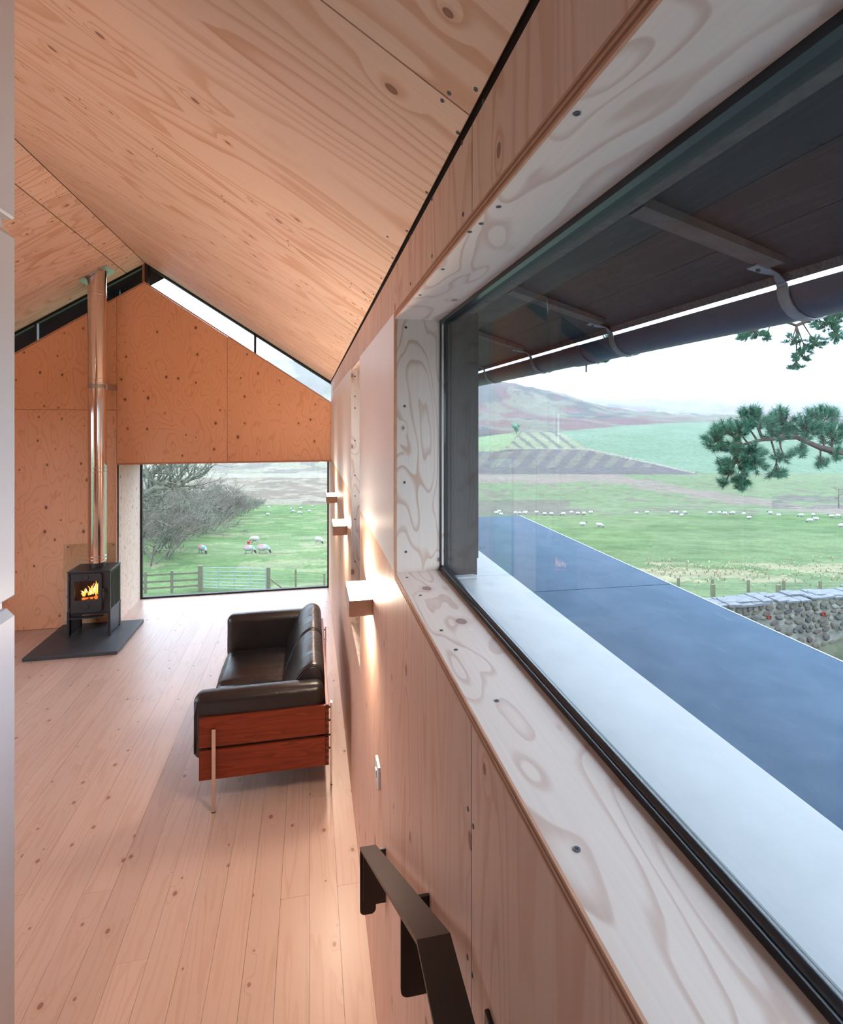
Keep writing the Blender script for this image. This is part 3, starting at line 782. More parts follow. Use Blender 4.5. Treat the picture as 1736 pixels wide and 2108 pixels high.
# ------------------------------------------------------------------ hearth, stove, flue, heat shield
h = box('hearth_slab', -2.922, -2.022, 6.287, 7.232, 0.0002, 0.038, M['slate'], None, 0.003)
tag(h, 'dark slate hearth slab under the stove', 'hearth')
sv = empty('wood_stove', (-2.465, 6.93, 0.038)); tag(sv, 'black cast iron wood stove with a burning fire behind glass', 'stove')
def sl(o): o.location -= sv.location; return o
x0, x1, y0, y1, zb, zt = -2.685, -2.245, 6.755, 7.105, 0.039, 0.79
for sx, (a, b) in ((-1, (x0, x0 + 0.022)), (1, (x1 - 0.022, x1))):
    sp_ = sl(box('side_panel', a, b, y0, y1, 0.055, zt - 0.012, M['iron'], sv, 0.004))
    for k in range(8):
        yy = y0 + 0.055 + k * 0.034
        xx0, xx1 = (b, b + 0.007) if sx > 0 else (a - 0.007, a)
        rb_ = box('rib', xx0, xx1, yy, yy + 0.015, 0.345, zt - 0.03, M['iron'], sp_, 0.002); rb_.location -= Vector(sp_.location) + sv.location
    bd = box('band', (b if sx > 0 else a - 0.008), (b + 0.008 if sx > 0 else a), y0 + 0.02, y1 - 0.01, 0.325, 0.34, M['iron'], sp_, 0.002); bd.location -= Vector(sp_.location) + sv.location
    for yy in (y0, y1 - 0.045):
        sl(box('leg', a - (0.005 if sx < 0 else 0), b + (0.005 if sx > 0 else 0), yy - 0.004, yy + 0.045, zb, 0.34, M['iron'], sv, 0.004))
sl(box('back_plate', x0 + 0.022, x1 - 0.022, y1 - 0.02, y1, 0.30, zt - 0.015, M['iron'], sv))
sl(box('base_plate', x0 + 0.022, x1 - 0.022, y0 + 0.03, y1 - 0.02, 0.285, 0.305, M['iron'], sv))
sl(box('top_plate', x0 - 0.004, x1 + 0.004, y0 - 0.006, y1 + 0.004, zt - 0.014, zt, M['iron'], sv, 0.004))
sl(box('front_frame', x0 + 0.022, x1 - 0.022, y0 + 0.012, y0 + 0.03, zt - 0.04, zt - 0.015, M['iron'], sv))
sl(box('front_frame', x1 - 0.10, x1 - 0.022, y0 + 0.012, y0 + 0.03, 0.305, zt - 0.04, M['iron'], sv))
sl(box('front_frame', x0 + 0.022, x0 + 0.055, y0 + 0.012, y0 + 0.03, 0.305, zt - 0.04, M['iron'], sv))
# door with rounded corners and window opening
dx0, dx1, dz0, dz1 = -2.645, -2.328, 0.322, 0.762
gx0, gx1, gz0, gz1 = -2.612, -2.366, 0.462, 0.678
def rrect(a0, a1, b0, b1, r, k=5):
    out = []
    for cx, cz, s0 in ((a1 - r, b1 - r, 0), (a0 + r, b1 - r, 90), (a0 + r, b0 + r, 180), (a1 - r, b0 + r, 270)):
        for i in range(k + 1):
            t = R(s0 + 90 * i / k); out.append((cx + r * math.cos(t), cz + r * math.sin(t)))
    return out
outer = rrect(dx0, dx1, dz0, dz1, 0.03); inner = rrect(gx0, gx1, gz0, gz1, 0.008)
mb = MB(); n_ = len(outer)
ya, yb = y0 - 0.012, y0 + 0.012
vs = [(p[0], ya, p[1]) for p in outer] + [(p[0], ya, p[1]) for p in inner] + [(p[0], yb, p[1]) for p in outer] + [(p[0], yb, p[1]) for p in inner]
fs = []
for i in range(n_):
    j = (i + 1) % n_
    fs += [(i, j, n_ + j, n_ + i), (2 * n_ + i, 3 * n_ + i, 3 * n_ + j, 2 * n_ + j), (i, 2 * n_ + i, 2 * n_ + j, j), (n_ + i, n_ + j, 3 * n_ + j, 3 * n_ + i)]
mb.add(vs, fs); door = sl(mb.build('door', M['iron'], sv))
def dl(o): o.parent = door; o.location -= sv.location + door.location; return o
dl(box('glass', gx0 - 0.005, gx1 + 0.005, y0 - 0.002, y0 + 0.002, gz0 - 0.005, gz1 + 0.005, M['stove_glass']))
for zc, rr in ((0.722, 0.033), (0.387, 0.034)):
    mb = MB(); mb.tube([(-2.492, y0 - 0.012, zc), (-2.492, y0 - 0.017, zc), (-2.492, y0 - 0.020, zc)], [rr, rr, rr * 0.85], 24); dl(mb.build('boss', M['iron'], smooth=30))
mb = MB(); mb.tube([(-2.318, y0 - 0.016, 0.55), (-2.306, y0 - 0.03, 0.57), (-2.302, y0 - 0.034, 0.50), (-2.310, y0 - 0.03, 0.42)], [0.009, 0.012, 0.011, 0.008], 8); dl(mb.build('handle', M['iron'], smooth=True))
mb = MB(); mb.tube([(-2.326, y0 - 0.012, 0.572), (-2.296, y0 - 0.012, 0.572)], 0.012, 8); dl(mb.build('latch', M['iron'], smooth=40))
for zc in (0.715, 0.36):
    mb = MB(); mb.tube([(dx0 - 0.012, y0 - 0.002, zc - 0.02), (dx0 - 0.012, y0 - 0.002, zc + 0.02)], 0.009, 8); dl(mb.build('hinge', M['iron'], smooth=40))
# ash lip
mb = MB(); lp_ = [(x0 + 0.03, y0 + 0.01), (x1 - 0.07, y0 + 0.01), (x1 - 0.085, y0 - 0.05), (x1 - 0.11, y0 - 0.065), (x0 + 0.055, y0 - 0.065), (x0 + 0.033, y0 - 0.05)]
mb.prism(lp_, 'z', 0.27, 0.284); sl(mb.build('ash_lip', M['iron'], sv))
# firebox
fb = [(x0 + 0.03, x1 - 0.03, y1 - 0.035, y1 - 0.025, 0.32, 0.74), (x0 + 0.025, x0 + 0.035, y0 + 0.03, y1 - 0.03, 0.32, 0.74), (x1 - 0.035, x1 - 0.025, y0 + 0.03, y1 - 0.03, 0.32, 0.74), (x0 + 0.03, x1 - 0.03, y0 + 0.03, y1 - 0.03, 0.42, 0.45)]
mb = MB()
for q in fb: mb.box(*q)
sl(mb.build('firebox_lining', M['iron_in'], sv))
fr_ = random.Random(3)
for k, (lx, lz, ang) in enumerate(((-2.56, 0.475, 0.25), (-2.47, 0.485, -0.2), (-2.40, 0.472, 0.1))):
    mb = MB(); a = Vector((lx - 0.07, 6.83 + 0.02 * k, lz - 0.01)); b = Vector((lx + 0.08, 6.87 + 0.03 * math.sin(ang * 9), lz + 0.02))
    mb.tube([a, (a + b) / 2 + Vector((0, 0, 0.006)), b], [0.022, 0.026, 0.021], 9); sl(mb.build('log', M['log'], sv, smooth=50))
mb = MB()
for k in range(16):
    p = Vector((fr_.uniform(-2.60, -2.38), fr_.uniform(6.80, 6.9), 0.456)); s = fr_.uniform(0.008, 0.016)
    mb.box(p.x - s, p.x + s, p.y - s, p.y + s, p.z - 0.004, p.z + s)
e_ = sl(mb.build('embers', M['ember'], sv)); e_['kind'] = 'stuff'
for k in range(15):
    t = k / 14; fx = -2.585 + 0.205 * t + fr_.uniform(-0.012, 0.012); fy = fr_.uniform(6.80, 6.90)
    hgt = (0.05 + 0.12 * t ** 0.8) * fr_.uniform(0.65, 1.1); sw_ = fr_.uniform(-0.012, 0.025)
    P_ = [Vector((fx + sw_ * math.sin(q * 4 + k) * q, fy, 0.485 + hgt * q)) for q in (0, 0.18, 0.4, 0.65, 0.85, 1.0)]
    r0 = fr_.uniform(0.011, 0.019)
    mb = MB(); mb.tube(P_, [r0 * 0.5, r0, r0 * 0.85, r0 * 0.5, r0 * 0.25, 0.001], 7)
    sl(mb.build('flame', M['flame_hot'] if k % 3 == 1 else M['flame'], sv, smooth=True))
# flue
FX, FY, FR = -2.440, 6.93, 0.097
fl = empty('flue_pipe', (FX, FY, 0.79)); tag(fl, 'polished steel flue pipe rising from the stove to the ceiling', 'flue')
def fz(o): o.location -= fl.location; return o
mb = MB(); mb.tube([(FX, FY, 0.791), (FX, FY, 0.85)], 0.082, 32); fz(mb.build('collar', M['iron'], fl, smooth=40))
zc_ = ctop(FX)
cuts = [0.851, 1.94, 2.965, 3.985, zc_ + 0.1]
for a, b in zip(cuts[:-1], cuts[1:]):
    mb = MB(); mb.tube([(FX, FY, a + 0.001), (FX, FY, b)], FR, 48); fz(mb.build('pipe_section', M['steel'], fl, smooth=40))
for zc in (0.885, 0.925, 1.905, 1.955, 2.94, 2.985, 3.965, 4.01):
    mb = MB(); n_ = 40
    mb.tube([(FX, FY, zc - 0.004), (FX, FY, zc), (FX, FY, zc + 0.004)], [FR + 0.0005, FR + 0.004, FR + 0.0005], n_); fz(mb.build('band', M['steel'], fl, smooth=True))
mb = MB(); mb.tube([(FX, FY, 2.875), (FX, FY, 2.925)], FR + 0.003, 48); fz(mb.build('clamp', M['steel_b'], fl, smooth=40))
fz(box('bracket', FX + FR, FX + FR + 0.02, FY - 0.02, YF - 0.001, 2.865, 2.925, M['steel_b'], fl))
fz(box('bracket_foot', FX + FR - 0.005, -2.325, YF - 0.006, YF - 0.0005, 2.865, 2.925, M['steel_b'], fl))
# ceiling plate following the slope, with its opening
mm = slope_matrix(False, FY); mi_ = mm.inverted(); cpt = mi_ @ Vector((FX, FY, zc_))
ring = []; sq = []
for k in range(32):
    t = 2 * math.pi * k / 32
    ring.append((cpt.x + 0.105 / math.cos(PITCH) * math.cos(t), cpt.y + 0.105 * math.sin(t)))
    m_ = max(abs(math.cos(t)), abs(math.sin(t))); sq.append((cpt.x + 0.175 * math.cos(t) / m_, cpt.y + 0.150 * math.sin(t) / m_))
vs = [mm @ Vector((p[0], p[1], -0.001)) for p in ring + sq] + [mm @ Vector((p[0], p[1], -0.004)) for p in ring + sq]
fs = []
for i in range(32):
    j = (i + 1) % 32
    fs += [(i, j, 32 + j, 32 + i), (64 + i, 96 + i, 96 + j, 64 + j), (i, 64 + i, 64 + j, j), (32 + i, 32 + j, 96 + j, 96 + i)]
mb = MB(); mb.add(vs, fs); fz(mb.build('ceiling_plate', M['steel_b'], fl))
hs = empty('heat_shield', (-2.62, 7.19, 0.038)); tag(hs, 'clear glass heat shield on the wall behind the stove', 'glass panel')
def hl(o): o.location -= hs.location; return o
hl(box('pane', -2.905, -2.335, 7.196, 7.204, 0.05, 1.012, M['shield'], hs, 0.001))
for x, z in ((-2.87, 0.975), (-2.37, 0.975), (-2.87, 0.09), (-2.37, 0.09)):
    mb = MB(); mb.tube([(x, 7.19, z), (x, YF - 0.0005, z)], 0.010, 12); hl(mb.build('fixing', M['steel_b'], hs, smooth=40))

# ------------------------------------------------------------------ sofa
so = empty('sofa', (-0.3, 4.45, 0)); tag(so, 'two seat black leather sofa with rosewood frame boards and steel legs', 'sofa')
def ol(o): o.location -= so.location; return o
SX0, SX1, SY0, SY1 = -0.695, 0.122, 3.642, 5.258
for (ya, yb) in ((SY0, SY0 + 0.022), (SY1 - 0.022, SY1)):
    for za, zb_ in ((0.202, 0.388), (0.410, 0.600)):
        ol(box('side_board', SX0, SX1 - 0.0225, ya, yb, za, zb_, M['rose_x'], so, 0.002))
for za, zb_ in ((0.202, 0.388), (0.410, 0.600)):
    ol(box('back_board', SX1 - 0.022, SX1, SY0, SY1, za, zb_, M['rose_y'], so, 0.002))
mb = MB()
for za, zb_ in ((0.202, 0.388), (0.410, 0.600)):
    hh = (zb_ - za) / 9
    for k in range(0, 9, 2): mb.box(SX1 - 0.0222, SX1 + 0.0006, SY0 - 0.0006, SY0 + 0.01, za + k * hh, za + (k + 1) * hh)
ol(mb.build('finger_joint', M['rose_end'], so))['kind'] = 'stuff'
ol(box('front_board', SX0 + 0.03, SX0 + 0.052, SY0 + 0.022, SY1 - 0.022, 0.205, 0.330, M['rose_y'], so, 0.002))
ol(box('seat_deck', SX0 + 0.053, SX1 - 0.023, SY0 + 0.0225, SY1 - 0.0225, 0.235, 0.285, M['leather_seam'], so))
for (xx, yy, w_, d_, top) in ((-0.603, SY0 - 0.012, 0.024, 0.012, 0.531), (-0.603, SY1 + 0.012, 0.024, 0.012, 0.531), (SX1 + 0.020, 3.752, 0.012, 0.03, 0.566), (SX1 + 0.020, 5.148, 0.012, 0.03, 0.566)):
    lg = ol(box('leg', xx - w_ / 2, xx + w_ / 2, yy - d_ / 2, yy + d_ / 2, 0.005, top, M['chrome'], so, 0.001))
    ft = box('foot', xx - w_ / 2 - 0.0005, xx + w_ / 2 + 0.0005, yy - d_ / 2 - 0.0005, yy + d_ / 2 + 0.0005, 0.0005, 0.006, M['rubber'], lg); ft.location -= lg.location + so.location
    for zz in ((0.25, 0.34, 0.44, 0.53) if xx > 0 else (0.3, 0.49)):
        mb = MB()
        if xx > 0: mb.tube([(SX1 - 0.001, yy, zz), (xx - w_ / 2, yy, zz)], 0.007, 8)
        else: mb.tube([(xx, SY0 + 0.001 if yy < 4 else SY1 - 0.001, zz), (xx, yy + (0.006 if yy < 4 else -0.006), zz)], 0.007, 8)
        s_ = mb.build('spacer', M['rubber'], lg); s_.location -= lg.location + so.location
YM = (SY0 + SY1) / 2
for k, (ya, yb) in enumerate(((SY0 + 0.022, SY0 + 0.162), (SY1 - 0.162, SY1 - 0.022))):
    ar = ol(rounded_box('arm_cushion', -0.735, 0.085, ya, yb, 0.312, 0.728, 0.052, M['leather'], so, puff=(0.004, 0.008, 0.006), wrinkle=0.012, seed=k + 4))
    mb = MB(); ym = ya + 0.012 if k == 0 else yb - 0.012
    pth = [(-0.727, ym, 0.36), (-0.727, ym, 0.60), (-0.715, ym, 0.668), (-0.66, ym, 0.69), (-0.3, ym, 0.698), (0.05, ym, 0.692)]
    mb.tube(pth, 0.0045, 6); pp = mb.build('piping', M['leather_seam'], ar, smooth=True); pp.location -= ar.location + so.location
for k, (ya, yb) in enumerate(((SY0 + 0.164, YM - 0.001), (YM + 0.001, SY1 - 0.164))):
    ol(rounded_box('seat_cushion', -0.725, -0.10, ya, yb, 0.286, 0.437, 0.055, M['leather'], so, puff=(0.015, 0.004, 0.018), wrinkle=0.018, seed=k))
def back_cushion(ya, yb, seed):
    prof = [(-0.20, 0.430), (-0.195, 0.50), (-0.16, 0.60), (-0.115, 0.70), (-0.06, 0.775), (0.0, 0.812), (0.045, 0.808), (0.085, 0.77), (0.1, 0.68), (0.098, 0.52), (0.095, 0.43), (-0.05, 0.425)]
    # smooth closed profile (Catmull-Rom)
    n = len(prof); fine = []
    for i in range(n):
        p0, p1, p2, p3 = [Vector((*prof[(i + q) % n], 0)) for q in (-1, 0, 1, 2)]
        for t in (0, 0.25, 0.5, 0.75):
            fine.append(0.5 * ((2 * p1) + (p2 - p0) * t + (2 * p0 - 5 * p1 + 4 * p2 - p3) * t * t + (3 * p1 - p0 - 3 * p2 + p3) * t ** 3))
    cx = sum(p.x for p in fine) / len(fine); cz = sum(p.y for p in fine) / len(fine)
    vs = []; ns = 40; m_ = len(fine); L_ = yb - ya
    for i in range(ns + 1):
        t = i / ns; u = abs(2 * t - 1); y_ = ya + L_ * t
        edge = min(t, 1 - t) * L_ / 0.05
        sc = 1.0 if edge >= 1 else 0.86 + 0.14 * math.sqrt(max(0, 1 - (1 - edge) ** 2))
        for p in fine:
            wr = 0.004 * mnoise.noise(Vector((y_ * 45 + seed * 9, p.x * 7, p.y * 7))) * max(0, (p.y - 0.6) / 0.2) + 0.006 * mnoise.noise(Vector((y_ * 8 + seed, p.x * 9, p.y * 9)))
            vs.append((cx + (p.x - cx) * (sc + wr * 3), y_, cz + (p.y - cz) * (sc + wr * 3)))
    fs = [(i * m_ + k, i * m_ + (k + 1) % m_, (i + 1) * m_ + (k + 1) % m_, (i + 1) * m_ + k) for i in range(ns) for k in range(m_)]
    fs += [tuple(range(m_ - 1, -1, -1)), tuple(range(ns * m_, (ns + 1) * m_))]
    mb = MB(); mb.add(vs, fs); bc = ol(mb.build('back_cushion', M['leather'], so, smooth=50))
    for y_, q in ((ya + 0.006, 0.93), (yb - 0.006, 0.93)):
        mb = MB(); loop = [(cx + (p.x - cx) * q, y_, cz + (p.y - cz) * q) for p in fine[:len(fine) * 3 // 4]]
        mb.tube(loop, 0.004, 6); pp = mb.build('piping', M['leather_seam'], bc, smooth=True); pp.location -= bc.location + so.location
back_cushion(SY0 + 0.15, YM - 0.002, 1); back_cushion(YM + 0.002, SY1 - 0.15, 2)


# ================================================================== OUTSIDE
# ------------------------------------------------------------------ eaves over the long window: boards, rafters, gutter
def esof(x): return 2.897 - 0.30 * (x - 0.56)      # underside of the eaves boarding
ev = structure(empty('trim_2', (0, 0, 0)), 'dark timber eaves outside the long window')
box('lintel_board', 0.475, 0.50, YB, 7.2, ZH_ + 0.012, 2.99, M['weathered'], ev)
box('batten', 0.502, 0.545, YB, 7.2, ZH_ + 0.03, 2.97, M['weathered'], ev)
box('fascia_board', 0.546, 0.57, YB, 7.2, ZH_ + 0.05, 2.96, M['soffit'], ev)
xs = [0.55, 0.665, 0.78, 0.915]
for xa, xb in zip(xs[:-1], xs[1:]):
    mb = MB(); mb.prism([(xa + 0.001, esof(xa)), (xb - 0.001, esof(xb)), (xb - 0.001, esof(xb) + 0.018), (xa + 0.001, esof(xa) + 0.018)], 'y', -1.0, 7.2)
    mb.build('soffit_board', M['soffit'], ev)
RY = [-0.41, 0.215, 0.84, 1.465, 2.09, 2.715, 3.34, 3.965, 4.59]
for y in RY:
    mb = MB(); mb.prism([(0.571, esof(0.571) - 0.020), (0.862, esof(0.862) - 0.014), (0.868, esof(0.868) - 0.001), (0.571, esof(0.571) - 0.001)], 'y', y, y + 0.045)
    mb.build('rafter', M['rafter'], ev)
box('mesh_strip', 0.9155, 0.919, -1.0, 7.2, esof(0.915) - 0.017, esof(0.915) + 0.02, M['mesh'], ev)
mb = MB(); mb.prism([(0.546, 3.02), (0.93, 2.82), (0.93, 2.835), (0.546, 3.25)], 'y', -1.0, 7.9); mb.build('roof_covering', M['deck'], ev)
gt = empty('gutter', (0.985, 2.0, 2.705)); tag(gt, 'grey half round rain gutter hung below the eaves outside', 'gutter')
def gl_(o): o.location -= gt.location; return o
GX, GZ, GR = 0.987, 2.766, 0.060
def gutter_len(y0, y1, r, name, mat):
    mb = MB(); n = 18
    for y in (y0, y1):
        for rr in (r, r - 0.003):
            for k in range(n + 1):
                t = math.pi + math.pi * k / n; mb.v.append((GX + rr * math.cos(t), y, GZ + rr * math.sin(t)))
    N = n + 1
    for k in range(n):
        mb.f += [(k, k + 1, 2 * N + k + 1, 2 * N + k), (N + k, 3 * N + k, 3 * N + k + 1, N + k + 1), (k, N + k, N + k + 1, k + 1), (2 * N + k, 2 * N + k + 1, 3 * N + k + 1, 3 * N + k)]
    for k in (0, n): mb.f.append((k, 2 * N + k, 3 * N + k, N + k))
    mb.mi = [0] * len(mb.f)
    return gl_(mb.build(name, mat, gt, smooth=50))
gutter_len(-1.0, 1.80, GR, 'channel', M['gutter']); gutter_len(1.8, 7.5, GR, 'channel', M['gutter'])
gutter_len(1.74, 1.87, GR + 0.004, 'union', M['gutter'])
mb = MB(); mb.tube([(GX, 1.80, GZ - GR - 0.004), (GX, 1.80, GZ - GR - 0.03)], 0.004, 8); gl_(mb.build('bolt', M['strap'], gt))
for y in RY:
    yy = y + 0.06
    P = [(0.835, yy - 0.012, esof(0.835) - 0.017), (0.87, yy - 0.008, esof(0.87) - 0.012), (0.905, yy, GZ + 0.022), (GX - GR - 0.003, yy + 0.006, GZ + 0.004)]
    wds = [Vector((0.1, 1, 0)).normalized(), Vector((0.1, 1, 0)).normalized(), Vector((0.45, 0.9, 0.2)).normalized(), Vector((0, 1, 0))]
    ths = [Vector((0.29, 0, 0.957)), Vector((0.35, 0, 0.93)), Vector((0.8, -0.3, 0.5)).normalized(), Vector((1, 0, 0))]
    for k in range(11):
        t = math.pi + math.pi * k / 10
        P.append((GX + (GR + 0.003) * math.cos(t), yy + 0.006, GZ + (GR + 0.003) * math.sin(t))); wds.append(Vector((0, 1, 0))); ths.append(Vector((math.cos(t), 0, math.sin(t))))
    mb = MB(); mb.strip(P, wds, 0.026, ths, 0.003)
    sb = gl_(mb.build('strap', M['strap'], gt))
    mb = MB(); mb.tube([(0.852, yy - 0.010, esof(0.852) - 0.016), (0.851, yy - 0.010, esof(0.852) - 0.021)], 0.004, 8); b_ = mb.build('bolt', M['screw'], sb); b_.location -= sb.location + gt.location

# ------------------------------------------------------------------ lower flat roof outside the window
ZL = 1.75
lr = empty('lower_roof', (1.1, 2.0, -1.5)); tag(lr, 'blue grey flat roof directly outside the long window', 'flat roof')
def ll(o): o.location -= lr.location; return o
for ya, yb in ((-1.2, 2.180), (2.186, 4.0)):
    mb = MB(); mb.prism([(0.575, ZL + 0.012), (1.618, ZL), (1.618, ZL - 0.05), (0.575, ZL - 0.05)], 'y', ya, yb); ll(mb.build('roof_sheet', M['membrane'], lr))
ll(box('seam', 0.58, 1.617, 2.1801, 2.1859, ZL - 0.04, ZL - 0.004, M['dark_gap'], lr))
ll(box('edge_trim', 1.6185, 1.626, -1.2, 4.0, ZL - 0.06, ZL + 0.001, M['strap'], lr))
ll(box('wall', 0.60, 1.59, -1.15, 3.95, -3.0, ZL - 0.051, M['soffit'], lr))

# ------------------------------------------------------------------ land: heights as a function of bearing (column x) and distance d
FARP = [(1, -1.2), (6, -1.0), (8.4, -0.75), (9.4, -0.95)]
FARY = [(12, 1268), (20, 1243), (30, 1221), (42, 1172), (54, 1137), (75, 1105), (100, 1082), (130, 1062), (160, 1048), (185, 1040), (190, 1037), (260, 1003), (350, 968), (500, 930), (700, 875)]
RGTP = [(1, -1.6), (6, -2.4), (11.6, -3.4)]
RGTY = [(12.9, 1246), (15, 1240), (22, 1231), (30, 1219), (45, 1162), (70, 1108), (100, 1077), (118, 1062), (126, 1057), (160, 1040), (220, 1012), (290, 985), (310, 977), (360, 947), (420, 908), (450, 894), (520, 880), (700, 858)]
YTOP = [(-6000, 700), (300, 735), (600, 745), (985, 779), (1060, 786), (1160, 812), (1250, 838), (1350, 852), (1500, 861), (1736, 866), (9000, 868)]
conv = lambda d, y: EYE - (y - PY) * d / FOC
def prof_pts(P, Y): return [p[0] for p in P] + [q[0] for q in Y], [p[1] for p in P] + [conv(*q) for q in Y]
FD, FZ = prof_pts(FARP, FARY); RD, RZ = prof_pts(RGTP, RGTY)
def land_z(x, d):
    x = np.asarray(x, float); d = np.asarray(d, float)
    yt = np.interp(x, [q[0] for q in YTOP], [q[1] for q in YTOP])
    def side(D_, Z_):
        z = np.interp(d, D_, Z_)
        z7 = Z_[-1]; zt = EYE - (yt - PY) * 1000.0 / FOC
        t = np.clip((d - 700) / 300.0, 0, 1); z = np.where(d > 700, z7 + (zt - z7) * (t * t * (3 - 2 * t) * 0.5 + t * 0.5), z)
        zf = EYE - (np.minimum(yt + 6, 822) - PY) * 2300.0 / FOC
        t2 = np.clip((d - 1250) / 1050.0, 0, 1)
        return np.where(d > 1000, zt - 8 * np.clip((d - 1000) / 250, 0, 1) + (zf - zt + 8) * t2, z)
    k = np.clip((x - 690) / 260.0, 0, 1)
    return side(FD, FZ) * (1 - k) + side(RD, RZ) * k
def ground(x, y):
    """point of the land seen at photo pixel (x, y)"""
    d = np.geomspace(13 if x > 900 else 10, 900, 4000); z = land_z(np.full(d.shape, float(x)), d)
    yy = PY - (z - EYE) * FOC / d
    i = int(np.argmax(yy <= y)); dd = d[i]
    p = at(x, y, dd); p.z = float(land_z(x, dd)); return p, float(dd)
def poly_in(px, py, poly):
    r = np.zeros(px.shape, bool); n = len(poly)
    for i in range(n):
        x1, y1 = poly[i]; x2, y2 = poly[(i + 1) % n]
        c = ((y1 > py) != (y2 > py)) & (px < (x2 - x1) * (py - y1) / (y2 - y1 + 1e-9) + x1); r ^= c
    return r
def fbm(x, y, seed):
    """cheap smooth value noise"""
    out = np.zeros(np.broadcast(x, y).shape); amp = 1.0; rs = np.random.RandomState(seed); tot = 0
    for o in range(4):
        T = rs.rand(64, 64); fx = x * 2 ** o; fy = y * 2 ** o
        ix = np.floor(fx).astype(int); iy = np.floor(fy).astype(int); tx = fx - ix; ty = fy - iy
        tx = tx * tx * (3 - 2 * tx); ty = ty * ty * (3 - 2 * ty)
        g = lambda a, b: T[a % 64, b % 64]
        out += amp * (g(ix, iy) * (1 - tx) * (1 - ty) + g(ix + 1, iy) * tx * (1 - ty) + g(ix, iy + 1) * (1 - tx) * ty + g(ix + 1, iy + 1) * tx * ty)
        tot += amp; amp *= 0.5
    return out / tot
cols = np.concatenate([np.linspace(-2600, 240, 40), np.arange(250, 700, 3.0), np.arange(700, 985, 15.0), np.arange(985, 1760, 3.0), np.linspace(1775, 6500, 46)])
rows = np.unique(np.concatenate([np.geomspace(1.0, 12, 22), np.geomspace(12, 110, 110), np.geomspace(110, 520, 190), np.geomspace(520, 1000, 60), np.geomspace(1000, 2600, 24)]))
CX_, DD_ = np.meshgrid(cols, rows)
ZZ = land_z(CX_, DD_)
U = (CX_ - PX) / FOC
WX = (math.cos(YAW) * U + math.sin(YAW)) * DD_; WY = (-math.sin(YAW) * U + math.cos(YAW)) * DD_
ZZ = ZZ + (fbm(WX / 9, WY / 9, 3) - 0.5) * np.clip((DD_ - 15) / 60, 0, 1) * 0.7 + (fbm(WX / 60, WY / 60, 4) - 0.5) * np.clip((DD_ - 480) / 400, 0, 1) * 22
YY = PY - (land_z(CX_, DD_) - EYE) * FOC / DD_          # chart row of each point (fields keep their place on the land)
wob = (fbm(WX / 14, WY / 14, 9) - 0.5)
C_ = np.zeros(CX_.shape + (3,))
def setc(mask, col, k=1.0): C_[mask] = C_[mask] * (1 - k) + np.array(col) * k
GRASS = (0.095, 0.165, 0.042); GRASS2 = (0.135, 0.19, 0.065); STRAW = (0.30, 0.245, 0.125); BRN = (0.15, 0.115, 0.085)
right = CX_ > 830; left = ~right
setc(right | left, GRASS)
gv = fbm(WX / 6, WY / 6, 21)
C_ = C_ * (0.75 + 0.5 * gv)[..., None]
big = fbm(WX / 30, WY / 22, 22)
for m_, c_ in (((big > 0.55) & (DD_ > 14), GRASS2),): setc(m_, c_, 0.6)
yw = YY + wob * 16
# right: straw belt by the fence, rough pasture, bracken, plantation, fields, moor
setc(right & (yw < 1196) & (yw > 1158) & (fbm(WX / 3, WY / 3, 31) > 0.46), STRAW, 0.8)
rough = right & (YY < 1061) & (YY > 940)
setc(rough, (0.135, 0.185, 0.075))
shr = fbm(WX / 5, WY / 9, 33)
setc(rough & (shr > 0.63), BRN, 0.8)
setc(right & (YY < 1061) & (yw > 1030 - (CX_ - 985) * 0.02) & (YY > 1030) & (CX_ < 1200 + wob * 120), (0.135, 0.11, 0.085), 0.8)
setc(right & (np.abs(yw - (985 + np.clip(CX_ - 1250, 0, 400) * 0.16)) < 9), (0.215, 0.15, 0.12), 0.85)
setc(right & (YY < 1048) & (YY > 1020) & (CX_ > 1590) & (shr > 0.42), (0.12, 0.10, 0.085), 0.85)
moor = right & (YY < 974 + wob * 6)
setc(moor, (0.19, 0.185, 0.125))
pat = fbm(WX / 70, WY / 120, 41); pat2 = fbm(WX / 40, WY / 90, 43)
setc(moor & (pat > 0.52), (0.085, 0.09, 0.095), 0.9)
setc(moor & (pat2 > 0.60), (0.21, 0.075, 0.095), 0.75)
setc(moor & (pat2 < 0.36), (0.25, 0.225, 0.16), 0.8)
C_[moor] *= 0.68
GREEN = (0.12, 0.205, 0.115)
setc(right & poly_in(CX_, YY, [(1150, 888), (1300, 876), (1500, 869), (3000, 880), (3000, 974), (1450, 974), (1330, 952), (1215, 925)]), GREEN)
setc(right & poly_in(CX_, YY, [(830, 905), (985, 900), (1070, 889), (1040, 926), (985, 935), (830, 940)]), (0.17, 0.25, 0.10))
strp = np.sin((CX_ - 985 + (YY - 900) * 0.9) / 6.2) > 0.1
pl1 = poly_in(CX_, YY, [(985, 930), (1200, 924), (1320, 953), (1440, 976), (985, 976)]); setc(right & pl1, (0.105, 0.09, 0.09)); setc(right & pl1 & strp & (YY < 962), (0.15, 0.14, 0.10), 0.7)
pl2 = poly_in(CX_, YY, [(1038, 923), (1075, 890), (1155, 890), (1207, 922)]); setc(right & pl2, (0.21, 0.225, 0.12)); setc(right & pl2 & (np.sin((CX_ - 1.3 * (YY - 890)) / 4.4) > 0.45), (0.09, 0.085, 0.085), 0.8)
setc(right & (np.abs(YY - 924 - (CX_ > 1207) * (CX_ - 1207) * 0.22) < 1.6) & (CX_ < 1430) & (CX_ > 985), (0.24, 0.22, 0.15))
